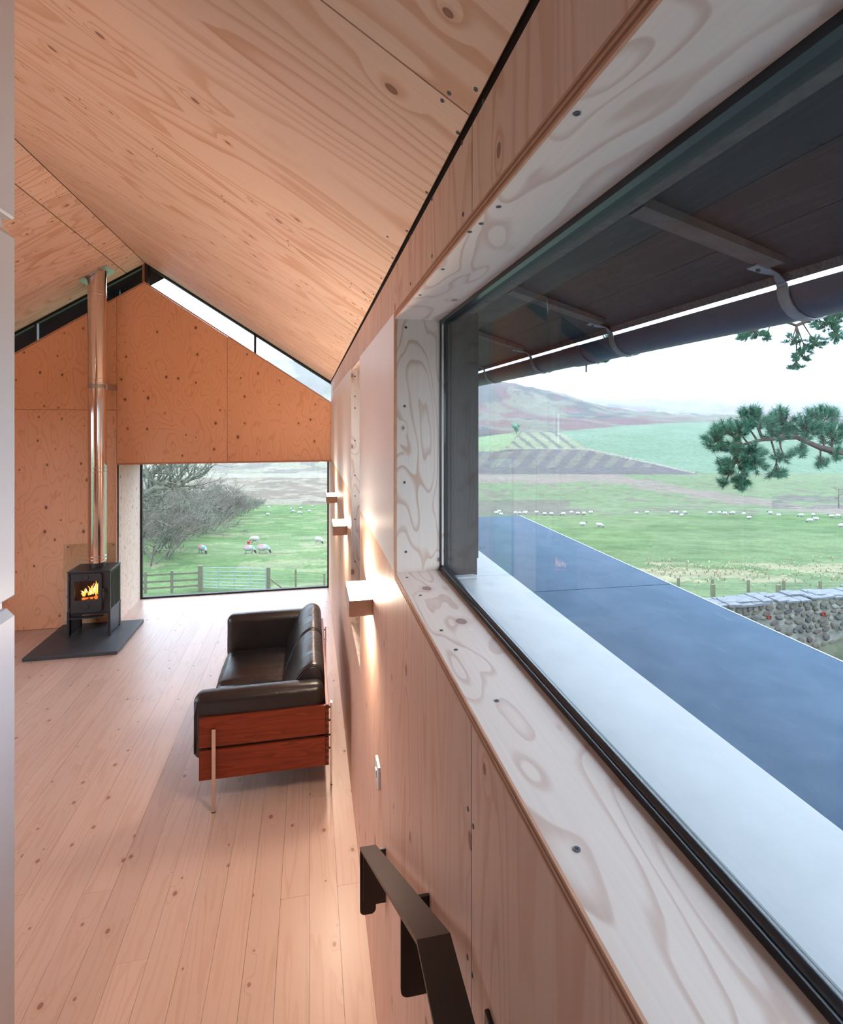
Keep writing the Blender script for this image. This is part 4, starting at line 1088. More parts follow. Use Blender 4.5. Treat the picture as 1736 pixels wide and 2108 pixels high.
# far window: tussocky field below, heather hill above
setc(left & (YY < 1052) & (fbm(WX / 14, WY / 8, 55) > 0.52), GRASS2, 0.8)
setc(left & (yw > 1040) & (fbm(WX / 4, WY / 4, 52) > 0.60) & (DD_ > 20), (0.22, 0.21, 0.10), 0.55)
setc(left & (YY < 1039) , (0.165, 0.12, 0.085)); setc(left & (YY < 1039) & (fbm(WX / 7, WY / 11, 61) > 0.52), (0.235, 0.19, 0.13), 0.8)
setc(left & (YY < 983) & (YY > 974), (0.25, 0.22, 0.15)); setc(left & (YY < 974), (0.22, 0.20, 0.13)); setc(left & (YY < 974) & (fbm(WX / 12, WY / 20, 63) > 0.52), (0.15, 0.12, 0.10), 0.8)
setc(left & (YY < 900), (0.20, 0.18, 0.13)); setc(left & (YY < 900) & (pat > 0.55), (0.13, 0.12, 0.11), 0.8)
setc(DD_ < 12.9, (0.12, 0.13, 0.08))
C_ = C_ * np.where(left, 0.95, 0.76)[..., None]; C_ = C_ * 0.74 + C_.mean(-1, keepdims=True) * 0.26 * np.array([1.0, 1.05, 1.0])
nr_, nc_ = CX_.shape
me = bpy.data.meshes.new('land')
vv = np.stack([WX, WY, ZZ], -1).reshape(-1, 3)
idx = np.arange(nr_ * nc_).reshape(nr_, nc_)
q = np.stack([idx[:-1, :-1], idx[:-1, 1:], idx[1:, 1:], idx[1:, :-1]], -1).reshape(-1, 4)
me.vertices.add(len(vv)); me.vertices.foreach_set('co', vv.astype(np.float32).ravel())
me.loops.add(q.size); me.loops.foreach_set('vertex_index', q.astype(np.int32).ravel())
me.polygons.add(len(q)); me.polygons.foreach_set('loop_start', np.arange(0, q.size, 4, dtype=np.int32)); me.polygons.foreach_set('loop_total', np.full(len(q), 4, np.int32))
me.update(); me.validate()
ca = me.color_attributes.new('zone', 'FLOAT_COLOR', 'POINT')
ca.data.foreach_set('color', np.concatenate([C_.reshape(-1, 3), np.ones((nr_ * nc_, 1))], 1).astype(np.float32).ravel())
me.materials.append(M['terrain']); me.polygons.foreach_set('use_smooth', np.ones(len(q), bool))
land = bpy.data.objects.new('ground', me); link(land); structure(land, 'grass fields, moor and hills falling away below the house')

yard = structure(MB().box(-70, -4.52, -70, 7.9, -1.2, -0.75).box(-4.52, 70, -70, YB - 0.3, -1.2, -0.75).build('ground', M['yard']), 'grass behind and beside the house')
# ------------------------------------------------------------------ mist over the valley
g = G('valley_mist'); vs_ = g.n('VolumeScatter'); vs_.inputs['Density'].default_value = 0.00021; vs_.inputs['Anisotropy'].default_value = 0.55; g.set(vs_.inputs['Color'], (0.97, 0.985, 1.0))
g.t.links.new(vs_.outputs[0], g.out.inputs['Volume'])
mb = MB(); ca_, sa_ = math.cos(YAW), math.sin(YAW)
def wp(u, d): return (ca_ * u * d + sa_ * d, -sa_ * u * d + ca_ * d)
poly = [wp(-1.6, 196), wp(1.9, 196), wp(1.9, 2550), wp(-1.6, 2550)]
mb.prism(poly, 'z', -60, 210)
mist = mb.build('mist', g.m); tag(mist, 'pale mist hanging over the valley and hills', 'mist', kind='stuff')

# ------------------------------------------------------------------ sheep
def sheep_mesh(name, graze=True, lying=False, marks=()):
    bm_ = MB(); n = 12
    top = 0.52 if not lying else 0.30
    # one loft: rump -> back -> shoulder -> neck -> muzzle
    if graze: sp_ = [(-0.52, top, 0.06), (-0.46, top, 0.22), (-0.25, top, 0.285), (0.05, top, 0.29), (0.28, top, 0.25), (0.42, top - 0.06, 0.17), (0.53, top - 0.2, 0.105), (0.59, top - 0.33, 0.085), (0.64, top - 0.42, 0.075), (0.69, top - 0.49, 0.045), (0.70, top - 0.51, 0.01)]
    else: sp_ = [(-0.52, top, 0.06), (-0.46, top, 0.22), (-0.25, top, 0.285), (0.05, top, 0.29), (0.28, top + 0.01, 0.25), (0.40, top + 0.11, 0.16), (0.48, top + 0.22, 0.105), (0.54, top + 0.28, 0.09), (0.63, top + 0.25, 0.075), (0.72, top + 0.2, 0.045), (0.74, top + 0.19, 0.01)]
    rs = random.Random(31)
    vs = []
    for i, (x, z, r) in enumerate(sp_):
        a = Vector(sp_[min(i + 1, len(sp_) - 1)][:2]) - Vector(sp_[max(i - 1, 0)][:2]); a.normalize()
        for k in range(n):
            t = 2 * math.pi * k / n; w_ = 1 + (rs.uniform(-0.05, 0.05) if r > 0.15 else 0)
            vs.append((x - a.y * math.sin(t) * r * w_, math.cos(t) * r * 0.88 * w_, z + a.x * math.sin(t) * r * w_))
    for i in range(len(sp_) - 1):
        for k in range(n):
            m_ = 1 if i >= 6 else 0
            if 'p' in marks and i in (1, 2) and k in (2, 3, 4): m_ = 2
            if 'b' in marks and i in (4,) and k in (2, 3, 4): m_ = 3
            bm_.f.append((i * n + k, i * n + (k + 1) % n, (i + 1) * n + (k + 1) % n, (i + 1) * n + k)); bm_.mi.append(m_)
    bm_.v = vs; bm_.f += [tuple(range(n - 1, -1, -1))]; bm_.mi += [0]
    hx, hz = sp_[7][0], sp_[7][1]
    for s_ in (-1, 1): bm_.tube([(hx - 0.03, 0.06 * s_, hz + 0.04), (hx - 0.05, 0.17 * s_, hz + 0.03)], [0.03, 0.012], 5, m=1)
    if not lying:
        for lx in (-0.36, 0.26):
            for s_ in (-1, 1): bm_.tube([(lx, 0.13 * s_, 0.34), (lx + (0.03 if lx < 0 else 0), 0.13 * s_, 0.17), (lx, 0.13 * s_, 0.0)], [0.075, 0.038, 0.036], 6, m=1 if False else 0)
    bm_.tube([(-0.5, 0, top + 0.05), (-0.56, 0, top - 0.1), (-0.55, 0, top - 0.18)], [0.035, 0.03, 0.015], 5, m=0)
    me_, _ = bm_.mesh(name, [M['wool'], M['face'], M['mark_pink'], M['mark_blue']], smooth=True); return me_
SH = {'g': sheep_mesh('sheep', True), 'gp': sheep_mesh('sheep', True, marks='pb'), 'u': sheep_mesh('sheep', False), 'l': sheep_mesh('sheep', False, True)}
ORD = ('first second third fourth fifth sixth seventh eighth ninth tenth eleventh twelfth thirteenth fourteenth fifteenth sixteenth seventeenth eighteenth nineteenth twentieth twenty-first twenty-second twenty-third twenty-fourth twenty-fifth twenty-sixth twenty-seventh twenty-eighth twenty-ninth thirtieth thirty-first thirty-second thirty-third thirty-fourth thirty-fifth').split()
def sheep(x, y, kind, face, label, group, s=1.0):
    p, d = ground(x, y); o = bpy.data.objects.new('sheep', SH[kind]); link(o)
    o.location = (p.x, p.y, p.z + (0.0)); o.rotation_euler = (0, 0, face - YAW); o.scale = (s,) * 3
    tag(o, label, 'sheep', group); return o
GN = 'sheep grazing the field below the far window'
sheep(417, 1139, 'gp', -0.6, 'lone sheep grazing left of the others, below the bare hedge', GN, 1.0)
sheep(513, 1139, 'gp', 0.0, 'left sheep of the pair grazing above the metal gate', GN, 1.0)
sheep(542, 1139, 'gp', 0.1, 'right sheep of the pair grazing above the metal gate', GN, 1.1)
sheep(524, 1118, 'g', math.pi, 'sheep with its head down at the red bucket', GN, 1.05)
sheep(656, 1119, 'g', -0.5, 'sheep grazing at the right edge of the far window', GN, 1.0)
for i, (x, y, k) in enumerate(sorted(((551, 1061, 'l'), (604, 1056, 'g'), (617, 1059, 'g'), (600, 1050, 'l'), (619, 1049, 'u'), (636, 1056, 'u'), (645, 1044, 'l'), (553, 1046, 'l')))):
    sheep(x, y, k, rng.choice((0.1, 3.0, -0.8)), ORD[i] + ' from the left of the tiny sheep high in the far window field', 'distant sheep high in the far window field', 1.0)
GR_ = 'sheep in the valley field seen through the long window'
sheep(1200, 1085, 'u', 0.0, 'left of the two nearer sheep in the open valley field', GR_, 1.05)
sheep(1235, 1087, 'g', -0.7, 'right of the two nearer sheep in the open valley field', GR_, 1.05)
sheep(1543, 1068, 'l', 0.2, 'single sheep lying just in front of the distant flock', GR_, 1.0)
for i, (x, y) in enumerate(sorted(((1022, 1058), (1028, 1055), (1032, 1059), (1062, 1058), (1069, 1056), (1080, 1058), (1083, 1055), (1105, 1057), (1121, 1058), (1135, 1058), (1160, 1060), (1177, 1057), (1190, 1057), (1203, 1057), (1217, 1057), (1311, 1057), (1333, 1057), (1384, 1057), (1393, 1057), (1404, 1061), (1410, 1057), (1463, 1058), (1482, 1058), (1492, 1059), (1509, 1058), (1532, 1058), (1586, 1058), (1604, 1061), (1650, 1063), (1668, 1074), (1680, 1071), (1675, 1060), (1712, 1063), (1726, 1064), (1733, 1083)))):
    sheep(x, y + 2, rng.choice('gul'), rng.choice((0.1, 3.0, 0.4, 2.7)), ORD[i] + ' sheep from the left in the flock along the far valley field edge', 'flock along the far field edge', 1.0)
p, d = ground(512, 1119); bk = MB(); bk.tube([(0, 0, 0), (0, 0, 0.3)], [0.16, 0.21], 14)
bm2 = bk.build('feed_bucket', M['red'], smooth=40, center=False); bm2.location = p; tag(bm2, 'red feed bucket on the grass by a sheep', 'bucket')

# ------------------------------------------------------------------ gate and fences
def gpt(x, y): return ground(x, y)[0]
a = gpt(418, 1214); b = gpt(548, 1217); z0 = min(a.z, b.z)
gate = empty('field_gate', (a.x, a.y, a.z)); tag(gate, 'galvanised metal field gate with seven bars', 'gate')
def gg(o): o.location -= gate.location; return o
hgt = 1.18; dz = b.z - a.z
for k in range(7):
    z = 0.12 + hgt * (k / 6) ** 1.15
    mb = MB(); mb.tube([a + Vector((0, 0, z)), b + Vector((0, 0, z))], 0.02, 6); gg(mb.build('bar', M['galv'], gate, smooth=40))
for t in (0.0, 0.25, 0.5, 0.75, 1.0):
    q_ = a.lerp(b, t); mb = MB(); mb.tube([q_ + Vector((0, 0, 0.1)), q_ + Vector((0, 0, 0.12 + hgt))], 0.022, 6); gg(mb.build('upright', M['galv'], gate, smooth=40))
def post_box(p, w_, h_, mat, parent, base):
    mb = MB(); mb.box(p.x - w_ / 2, p.x + w_ / 2, p.y - w_ / 2, p.y + w_ / 2, p.z - 0.4, p.z + h_); o = mb.build('post', mat, parent); o.location -= base; return o
f1 = empty('timber_fence', tuple(gpt(360, 1214))); tag(f1, 'weathered post and rail fence left of the metal gate', 'fence')
fa, fb_ = gpt(292, 1222), gpt(413, 1216)
P_ = [fa.lerp(fb_, t) for t in (0.06, 0.5, 1.0)]
for k, p in enumerate(P_): post_box(p, 0.24 if k == 2 else 0.13, 1.45 if k == 2 else 1.2, M['post'], f1, f1.location)
for z in (0.25, 0.6, 0.98):
    A2, B2 = P_[0] + (P_[0] - P_[2]) * 0.3 + Vector((0, 0, z)), P_[2] + Vector((0, 0, z + 0.05))
    mb = MB(); mb.strip([A2, B2], (0, 0, 1), 0.11, (B2 - A2).cross(Vector((0, 0, 1))).normalized(), 0.04); o = mb.build('rail', M['post'], f1); o.location -= f1.location
f2 = empty('wire_fence', tuple(gpt(610, 1210))); tag(f2, 'post and wire fence with a leaning strut right of the metal gate', 'fence')
P_ = [gpt(552, 1216), gpt(609, 1212), gpt(668, 1208)]
for k, p in enumerate(P_): post_box(p, (0.26, 0.11, 0.11)[k], (1.35, 1.15, 0.8)[k], M['post'], f2, f2.location)
mb = MB(); mb.strip([P_[0] + Vector((0.05, -0.1, 0.75)), P_[1] + Vector((-0.55, -0.2, -0.05))], (0, 0, 1), 0.11, (0, 1, 0), 0.09); o = mb.build('strut', M['post'], f2); o.location -= f2.location
for z in (0.3, 0.6, 0.9):
    mb = MB(); mb.tube([P_[0] + Vector((0, 0, z)), P_[1] + Vector((0, 0, z)), P_[2] + Vector((0, 0, z * 0.8))], 0.006, 4); o = mb.build('wire', M['wire'], f2); o.location -= f2.location
# fence beyond the stone wall
f3 = empty('wire_fence', tuple(gpt(1540, 1219))); tag(f3, 'row of lichened posts and wire netting beyond the stone wall', 'fence')
tops = [(1323, 1190), (1397, 1190), (1467, 1192), (1541, 1194), (1614, 1195), (1689, 1196), (1765, 1197)]
P_ = []
for x, y in tops:
    p = at(x, y, 29.0); p.z = float(land_z(x, 29.0)); P_.append((p, at(x, y, 29.0).z))
for p, zt in P_: post_box(p, 0.11, zt - p.z, M['post'], f3, f3.location)
for i in range(len(P_) - 1):
    mb = MB()
    for z in (0.1, 0.28, 0.45, 0.62, 0.85): mb.tube([P_[i][0] + Vector((0, 0, z)), P_[i + 1][0] + Vector((0, 0, z))], 0.006, 4)
    for t in np.linspace(0.04, 0.96, 14):
        q_ = P_[i][0].lerp(P_[i + 1][0], float(t)); mb.tube([q_ + Vector((0, 0, 0.05)), q_ + Vector((0, 0, 0.62))], 0.004, 4)
    o = mb.build('netting', M['wire'], f3); o.location -= f3.location; o['kind'] = 'stuff'
for (x, y), lab in zip(((1468, 1203), (1603, 1204), (1735, 1205)), ('left', 'middle', 'right')):
    p = at(x, y, 24.0); b_ = Vector((p.x, p.y, float(land_z(x, 24.0))))
    mb = MB(); mb.box(p.x - 0.072, p.x + 0.072, p.y - 0.072, p.y + 0.072, b_.z - 0.4, p.z); o = mb.build('fence_post', M['post'])
    tag(o, lab + ' one of the three short stout posts just behind the stone wall', 'post', 'short stout posts behind the stone wall')

# ------------------------------------------------------------------ rubble stone wall
SWY = 10.14; WT = -1.55
sw_ = empty('stone_wall', (10.5, SWY, -3.4)); tag(sw_, 'old rubble stone wall with rough slate coping below the lower roof', 'stone wall')
def wl_(o): o.location -= sw_.location; return o
wl_(box('core', 6.0, 16.0, SWY + 0.03, SWY + 0.52, -4.2, WT - 0.03, M['mortar'], sw_))
sr = random.Random(17); stones = []
for k in range(7):
    bm = bmesh.new(); bmesh.ops.create_icosphere(bm, subdivisions=1, radius=1.0)
    for v in bm.verts: v.co = Vector((v.co.x * sr.uniform(0.8, 1.15), v.co.y, v.co.z * sr.uniform(0.75, 1.1)))
    me = bpy.data.meshes.new('stone'); bm.to_mesh(me); bm.free(); me.materials.append(M['stone']); stones.append(me)
z = -3.35
while z < WT - 0.08:
    x = 7.2 + sr.uniform(0, 0.2)
    hh = sr.uniform(0.06, 0.11)
    while x < 14.0:
        ww = sr.uniform(0.06, 0.17)
        vis = (z > -2.9 + (11.9 - x) * 0.36)
        if vis and sr.random() < 0.86:
            o = bpy.data.objects.new('stone', sr.choice(stones)); link(o, sw_); o.location = Vector((x + ww, SWY + 0.03, z + sr.uniform(-0.03, 0.03))) - sw_.location
            o.scale = (ww * 0.95, sr.uniform(0.03, 0.06), hh * sr.uniform(0.7, 1.0)); o.rotation_euler = (0, sr.uniform(-0.3, 0.3), 0)
        x += ww * 1.85 + sr.uniform(0.0, 0.02)
    z += hh * 1.7
x = 6.6
while x < 15.0:
    for row in range(3):
        w1 = sr.uniform(0.22, 0.42); y_ = SWY - 0.03 + row * 0.15 + sr.uniform(-0.03, 0.03)
        mb = MB(); poly = [(x + sr.uniform(-0.05, 0.03), y_), (x + w1, y_ + sr.uniform(-0.04, 0.05)), (x + w1 * sr.uniform(0.85, 1.05), y_ + 0.28), (x + sr.uniform(0, 0.06), y_ + 0.3)]
        zt = WT - 0.035 + sr.uniform(-0.015, 0.03); mb.prism(poly, 'z', zt, zt + sr.uniform(0.03, 0.06)); wl_(mb.build('coping_slate', M['coping'], sw_))
    x += w1 * 0.97
for px, py_ in ((1583, 1271), (1695, 1264)):
    p = atY(px, py_, SWY); mb = MB(); mb.tube([(p.x, SWY - 0.03, p.z), (p.x, SWY + 0.05, p.z)], 0.045, 14, cap=False); mb.tube([(p.x, SWY - 0.005, p.z), (p.x, SWY + 0.05, p.z)], 0.036, 14); wl_(mb.build('drain_pipe', M['clay'], sw_))

# ------------------------------------------------------------------ dry grass tussocks and weeds by the fence
mb = MB(); tr = random.Random(8)
for k in range(330):
    x = tr.uniform(1330, 1736); y = tr.gauss(1176, 14)
    if not 1146 < y < 1212: continue
    p, d = ground(x, y); s = tr.uniform(0.12, 0.3)
    for j in range(4):
        a_ = tr.uniform(0, 6.28); l_ = s * tr.uniform(0.6, 1.1); w_ = 0.05
        dx, dy = math.cos(a_), math.sin(a_); tip = p + Vector((dx * l_ * 0.5, dy * l_ * 0.5, l_)); q0 = p + Vector((-dy * w_, dx * w_, 0)); q1 = p - Vector((-dy * w_, dx * w_, 0))
        m_ = p + Vector((dx * l_ * 0.15, dy * l_ * 0.15, l_ * 0.6))
        mb.add([q0, q1, m_ + Vector((dy * w_ * 0.6, -dx * w_ * 0.6, 0)), m_ - Vector((dy * w_ * 0.6, -dx * w_ * 0.6, 0)), tip], [(0, 1, 2, 3), (3, 2, 4)])
me, _ = mb.mesh('dry_grass', M['straw']); o = bpy.data.objects.new('dry_grass', me); link(o); tag(o, 'straw coloured tussocks along the fence line below the stone wall', 'grass', kind='stuff')

# ------------------------------------------------------------------ branching plants
def grow(mb, p, d, length, r, depth, rs, spread=0.6, lift=0.1, segs=3, kids=(2, 4), n=4, minr=0.004, shrink=0.68, tips=None):
    pts = [p.copy()]; rad = [r]
    cur = d.normalized()
    for k in range(segs):
        cur = (cur + Vector((rs.uniform(-1, 1), rs.uniform(-1, 1), rs.uniform(-1, 1))) * 0.22 + Vector((0, 0, lift * 0.3))).normalized()
        pts.append(pts[-1] + cur * length / segs); rad.append(max(minr, r * (1 - 0.45 * (k + 1) / segs)))
    mb.tube(pts, rad, n if depth > 1 else 3, cap=False)
    if depth <= 0:
        if tips is not None: tips.append((pts[-1], cur.copy())); 
        return
    for k in range(rs.randint(*kids)):
        t = rs.uniform(0.35, 1.0); i = min(segs - 1, int(t * segs)); q_ = pts[i].lerp(pts[i + 1], t * segs - i)
        nd = (cur + Vector((rs.uniform(-1, 1), rs.uniform(-1, 1), rs.uniform(-0.8, 1))) * spread + Vector((0, 0, lift))).normalized()
        grow(mb, q_, nd, length * shrink * rs.uniform(0.75, 1.15), rad[i] * 0.62, depth - 1, rs, spread, lift, segs, kids, n, minr, shrink, tips)
def shrub_mesh(seed, mat, h_=1.5, stems=5):
    rs = random.Random(seed); mb = MB()
    for k in range(stems):
        a_ = 6.28 * k / stems + rs.uniform(-0.4, 0.4)
        grow(mb, Vector((math.cos(a_) * 0.25, math.sin(a_) * 0.25, -0.1)), Vector((math.cos(a_) * 0.55, math.sin(a_) * 0.55, 1)), h_ * 0.95, 0.034, 4, rs, 0.95, 0.08, 3, (3, 5), 4, 0.0065, 0.70)
    me_, _ = mb.mesh('bare_shrub', mat); return me_
SHM = [shrub_mesh(s_, M['twig'] if s_ % 2 else M['twig_b']) for s_ in (1, 2, 3, 4)]
hr_ = random.Random(23)
HB = [(300, 1165), (330, 1150), (352, 1128), (310, 1140), (372, 1112), (392, 1106), (345, 1115), (412, 1098), (430, 1091), (390, 1092), (448, 1082), (462, 1076), (425, 1078), (478, 1068), (492, 1062), (505, 1057), (516, 1052), (526, 1047), (535, 1042), (296, 1110), (318, 1100), (365, 1094), (470, 1062), (440, 1066)]
HB.sort()
for i, (x, y) in enumerate(HB):
    p, d = ground(x, y); o = bpy.data.objects.new('bare_shrub', SHM[i % 4]); link(o); o.location = p
    topy = 985 if x < 420 else 985 + (x - 420) * 0.33
    want = max(2.0, (y - topy) * d / FOC); s = want / 3.3 * hr_.uniform(0.9, 1.1)
    o.scale = (s * 1.15, s * 1.15, s); o.rotation_euler = (0, 0, hr_.uniform(0, 6.28))
    tag(o, ORD[i] + ' leafless shrub from the left in the hedgerow beyond the far window', 'shrub', 'bare hedgerow shrubs beyond the far window')
# crooked oak at the left side of the far window
rs = random.Random(40); mb = MB()
ok, d = gpt(180, 1150), 34.0
ok = at(150, 1120, 30.0); ok.z = float(land_z(150, 30.0))
oak = empty('bare_oak', tuple(ok)); tag(oak, 'crooked lichened bare tree reaching in from the left of the far window', 'tree')
mb.tube([ok, ok + Vector((0.2, 0, 1.6)), ok + Vector((0.5, 0, 3.0))], [0.42, 0.34, 0.28], 10); o = mb.build('trunk', M['twig'], oak, smooth=True); o.location -= oak.location
def limb(pix, d0, d1, r0, r1, seed):
    rs = random.Random(seed); mb = MB(); n = len(pix); pts = [at(x, y, d0 + (d1 - d0) * i / (n - 1)) for i, (x, y) in enumerate(pix)]
    fine = []
    for i in range(n - 1):
        for t in (0, 0.33, 0.66): fine.append(pts[i].lerp(pts[i + 1], t) + Vector((rs.uniform(-1, 1), rs.uniform(-1, 1), rs.uniform(-1, 1))) * 0.05)
    fine.append(pts[-1]); m_ = len(fine)
    mb.tube(fine, [r0 + (r1 - r0) * i / (m_ - 1) for i in range(m_)], 7)
    for i in range(2, m_):
        for k in range(2):
            dd = (fine[i] - fine[i - 1]).normalized(); nd = (dd * 0.6 + Vector((rs.uniform(-1, 1), rs.uniform(-0.6, 0.6), rs.uniform(-0.3, 1.1)))).normalized()
            grow(mb, fine[i], nd, rs.uniform(0.7, 1.4), (r0 + (r1 - r0) * i / m_) * 0.5, 3, rs, 0.7, 0.08, 3, (2, 3), 4, 0.006, 0.7)
    o = mb.build('limb', M['twig'], oak); o.location -= oak.location
limb([(150, 1060), (240, 1035), (300, 1015), (322, 1003), (345, 1003), (368, 1000), (385, 990), (408, 978), (425, 968)], 30, 27, 0.22, 0.04, 1)
limb([(150, 1060), (230, 1000), (300, 975), (330, 965), (350, 958), (370, 940)], 30, 29, 0.16, 0.04, 2)
limb([(345, 1003), (362, 1010), (380, 1025), (392, 1035)], 28.2, 27.5, 0.07, 0.02, 3)
limb([(150, 1060), (250, 1060), (300, 1050), (330, 1052), (350, 1045)], 30, 29, 0.12, 0.03, 4)

# ------------------------------------------------------------------ scots pine, its branches reaching in from the right
pb = at(2250, 1000, 8.0); pb.z = float(land_z(2250, 8.0))
pine = empty('pine_tree', tuple(pb)); tag(pine, 'green scots pine whose branches hang across the right side of the window', 'tree')
mb = MB(); mb.tube([pb + Vector((0, 0, -0.3)), pb + Vector((0.05, 0, 2)), pb + Vector((-0.05, 0.1, 4.5)), pb + Vector((0.0, 0, 8))], [0.26, 0.22, 0.19, 0.08], 12); o = mb.build('trunk', M['bark'], pine, smooth=True); o.location -= pine.location
def needle_tuft(mb, p, d, rs, n=42, L=0.075):
    d = d.normalized(); a = d.cross(Vector((0.2, 0.3, 1))).normalized(); b = d.cross(a)
    for k in range(n):
        t = rs.uniform(0, 6.28); u = rs.uniform(-0.5, 0.35); e = rs.uniform(0.25, 1.15)
        o_ = p + d * (u * L * 1.3); rd = a * math.cos(t) + b * math.sin(t); dr = (d * math.cos(e) + rd * math.sin(e)); l_ = L * rs.uniform(0.75, 1.15)
        w_ = dr.cross(Vector((rs.uniform(-1, 1), rs.uniform(-1, 1), 0.3))).normalized() * 0.0022
        mb.add([o_ - w_, o_ + w_, o_ + dr * l_], [(0, 1, 2)])
def pine_branch(path, r0, r1, blobs, seed, dd=0.35, dens=1.0, nt=46):
    """path: main bough (pixel x, y, depth); blobs: (x, y, rx, ry, count, depth) clumps of shoots joined to the bough by twigs"""
    rs = random.Random(seed); pts = [at(*q_) for q_ in path]; wood_ = MB(); ndl = MB()
    wood_.tube(pts, [r0 + (r1 - r0) * i / (len(pts) - 1) for i in range(len(pts))], 8)
    nodes = []
    for i in range(len(pts) - 1):
        for t in (0, 0.25, 0.5, 0.75): nodes.append(pts[i].lerp(pts[i + 1], t))
    nodes.append(pts[-1])
    for (bx_, by_, rx, ry, cnt, dep) in blobs:
        c = at(bx_, by_, dep); k0 = min(nodes, key=lambda q_: (q_ - c).length)
        mid = k0.lerp(c, 0.5) + Vector((rs.uniform(-1, 1), rs.uniform(-1, 1), -0.5)) * 0.05 * (k0 - c).length
        wood_.tube([k0, mid, c], [0.012, 0.009, 0.006], 5, cap=False)
        for k in range(int(cnt * dens)):
            a_ = rs.uniform(0, 6.28); q_ = math.sqrt(rs.random())
            e_ = at(bx_ + rx * q_ * math.cos(a_), by_ + ry * q_ * math.sin(a_), dep + rs.uniform(-dd, dd))
            s0 = mid.lerp(c, rs.uniform(0.3, 1.0)); m2 = s0.lerp(e_, 0.6) + Vector((0, 0, -0.02))
            wood_.tube([s0, m2, e_], [0.005, 0.0035, 0.003], 3, cap=False)
            dr = (e_ - s0).normalized() + Vector((0, 0, 0.55)); needle_tuft(ndl, e_, dr, rs, nt)
            needle_tuft(ndl, m2.lerp(e_, 0.4), dr, rs, nt)
    o = wood_.build('branch', M['bark'], pine, smooth=True); o.location -= pine.location
    nd_ = ndl.build('needles', M['needles'], o); nd_.location -= o.location + pine.location; nd_['kind'] = 'stuff'
low = [(2250, 880, 8.0), (1980, 925, 7.2), (1790, 935, 6.4), (1720, 929, 6.2), (1690, 922, 6.1), (1640, 900, 6.0), (1570, 905, 5.9), (1530, 915, 5.8)]
pine_branch(low, 0.06, 0.012, [(1470, 905, 26, 22, 14, 5.8), (1490, 880, 18, 12, 8, 5.8), (1520, 885, 30, 22, 16, 5.9), (1560, 868, 34, 20, 18, 6.0), (1550, 845, 14, 8, 5, 6.0), (1530, 850, 8, 10, 3, 6.0), (1612, 862, 28, 22, 18, 6.1), (1600, 890, 34, 20, 16, 6.0), (1660, 880, 34, 26, 20, 6.1), (1690, 850, 28, 14, 10, 6.2), (1720, 845, 14, 10, 6, 6.2), (1715, 890, 30, 26, 20, 6.2), (1500, 920, 26, 14, 10, 5.8), (1510, 955, 30, 16, 14, 5.8), (1550, 930, 30, 18, 14, 5.8), (1495, 970, 14, 8, 6, 5.8), (1560, 955, 28, 18, 12, 5.8), (1600, 975, 20, 10, 9, 5.9), (1530, 985, 20, 12, 12, 5.8), (1528, 1002, 12, 7, 6, 5.8), (1492, 994, 10, 5, 4, 5.8), (1615, 940, 22, 12, 8, 5.9), (1645, 930, 16, 12, 6, 6.0), (1690, 950, 18, 10, 7, 6.1), (1720, 935, 16, 14, 6, 6.1), (1760, 890, 30, 30, 14, 6.3)], 3, 0.28, 1.9)
upb = [(2250, 560, 9.0), (1960, 620, 8.6), (1800, 640, 8.3), (1736, 645, 8.2), (1690, 650, 8.1), (1640, 670, 8.0), (1615, 662, 8.0), (1590, 655, 8.0)]
pine_branch(upb, 0.06, 0.010, [(1545, 685, 24, 14, 14, 8.0), (1530, 692, 14, 10, 8, 8.0), (1580, 690, 16, 10, 8, 8.0), (1650, 640, 60, 14, 26, 8.1), (1610, 655, 26, 12, 10, 8.0), (1700, 665, 34, 18, 18, 8.1), (1722, 690, 18, 18, 12, 8.1), (1680, 705, 24, 14, 10, 8.0), (1650, 735, 26, 10, 10, 8.0), (1640, 755, 18, 6, 6, 8.0), (1630, 700, 22, 12, 7, 8.0), (1660, 720, 18, 10, 7, 8.0), (1725, 650, 20, 16, 10, 8.1)], 5, 0.3, 2.8, 40)
pine_branch([(2250, 420, 9.0), (1800, 560, 8.6), (1500, 650, 8.2), (1380, 690, 8.1), (1260, 725, 8.0)], 0.045, 0.006, [(1242, 742, 14, 8, 9, 8.0), (1228, 744, 8, 4, 4, 8.0), (1368, 703, 8, 4, 3, 8.1), (1254, 692, 12, 6, 5, 8.0)], 7, 0.2, 1.6, 36)

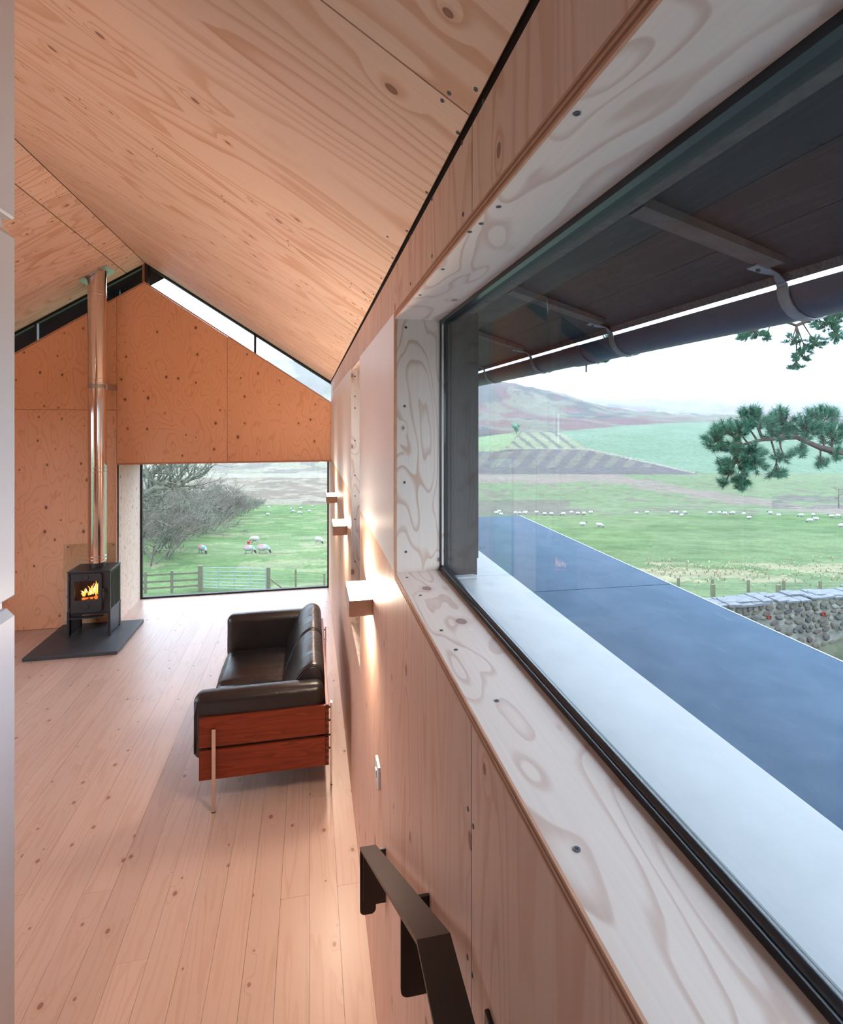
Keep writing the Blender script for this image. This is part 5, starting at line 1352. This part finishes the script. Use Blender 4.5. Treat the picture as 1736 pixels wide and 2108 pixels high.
# ------------------------------------------------------------------ far trees in the valley
def far_tree(x, y, hpx, d_label, seed, label, spread=0.7):
    p, d = ground(x, y); h_ = hpx * d / FOC; rs = random.Random(seed); mb = MB()
    r_ = empty('bare_tree', tuple(p)); tag(r_, label, 'tree')
    mb.tube([p, p + Vector((0, 0, h_ * 0.5)), p + Vector((0, 0, h_ * 0.95))], [h_ * 0.035, h_ * 0.025, h_ * 0.008], 7); o = mb.build('trunk', M['twig_b'], r_); o.location -= r_.location
    mb = MB()
    for k in range(10):
        z = h_ * (0.35 + 0.6 * k / 10); a_ = rs.uniform(0, 6.28)
        grow(mb, p + Vector((0, 0, z)), Vector((math.cos(a_), math.sin(a_), 0.35)), h_ * 0.22, h_ * 0.012, 2, rs, spread, 0.05, 3, (2, 3), 4, h_ * 0.003)
    o = mb.build('crown', M['twig_b'], r_); o.location -= r_.location
far_tree(1727, 1046, 42, 0, 3, 'lone bare tree standing at the right edge of the valley')
def clump(x, y, hpx, label):
    p, d = ground(x, y); h_ = hpx * d / FOC; rs = random.Random(9)
    r_ = empty('tree', tuple(p)); tag(r_, label, 'tree')
    mb = MB(); mb.tube([p, p + Vector((0, 0, h_ * 0.6))], [h_ * 0.04, h_ * 0.02], 6); o = mb.build('trunk', M['bark'], r_); o.location -= r_.location
    bm = bmesh.new()
    for k in range(7):
        m_ = Matrix.Translation(p + Vector((rs.uniform(-0.35, 0.35) * h_, rs.uniform(-0.2, 0.2) * h_, rs.uniform(0.35, 0.85) * h_))) @ Matrix.Scale(h_ * rs.uniform(0.14, 0.24), 4)
        bmesh.ops.create_icosphere(bm, subdivisions=2, radius=1.0, matrix=m_)
    for v in bm.verts: v.co += Vector((rs.uniform(-1, 1), rs.uniform(-1, 1), rs.uniform(-1, 1))) * h_ * 0.025
    me_ = bpy.data.meshes.new('crown'); bm.to_mesh(me_); bm.free(); me_.materials.append(M['needles'])
    o = bpy.data.objects.new('crown', me_); link(o, r_); o.location = -Vector(r_.location)
clump(1064, 893, 24, 'small dark tree at the corner of the hillside plantation')
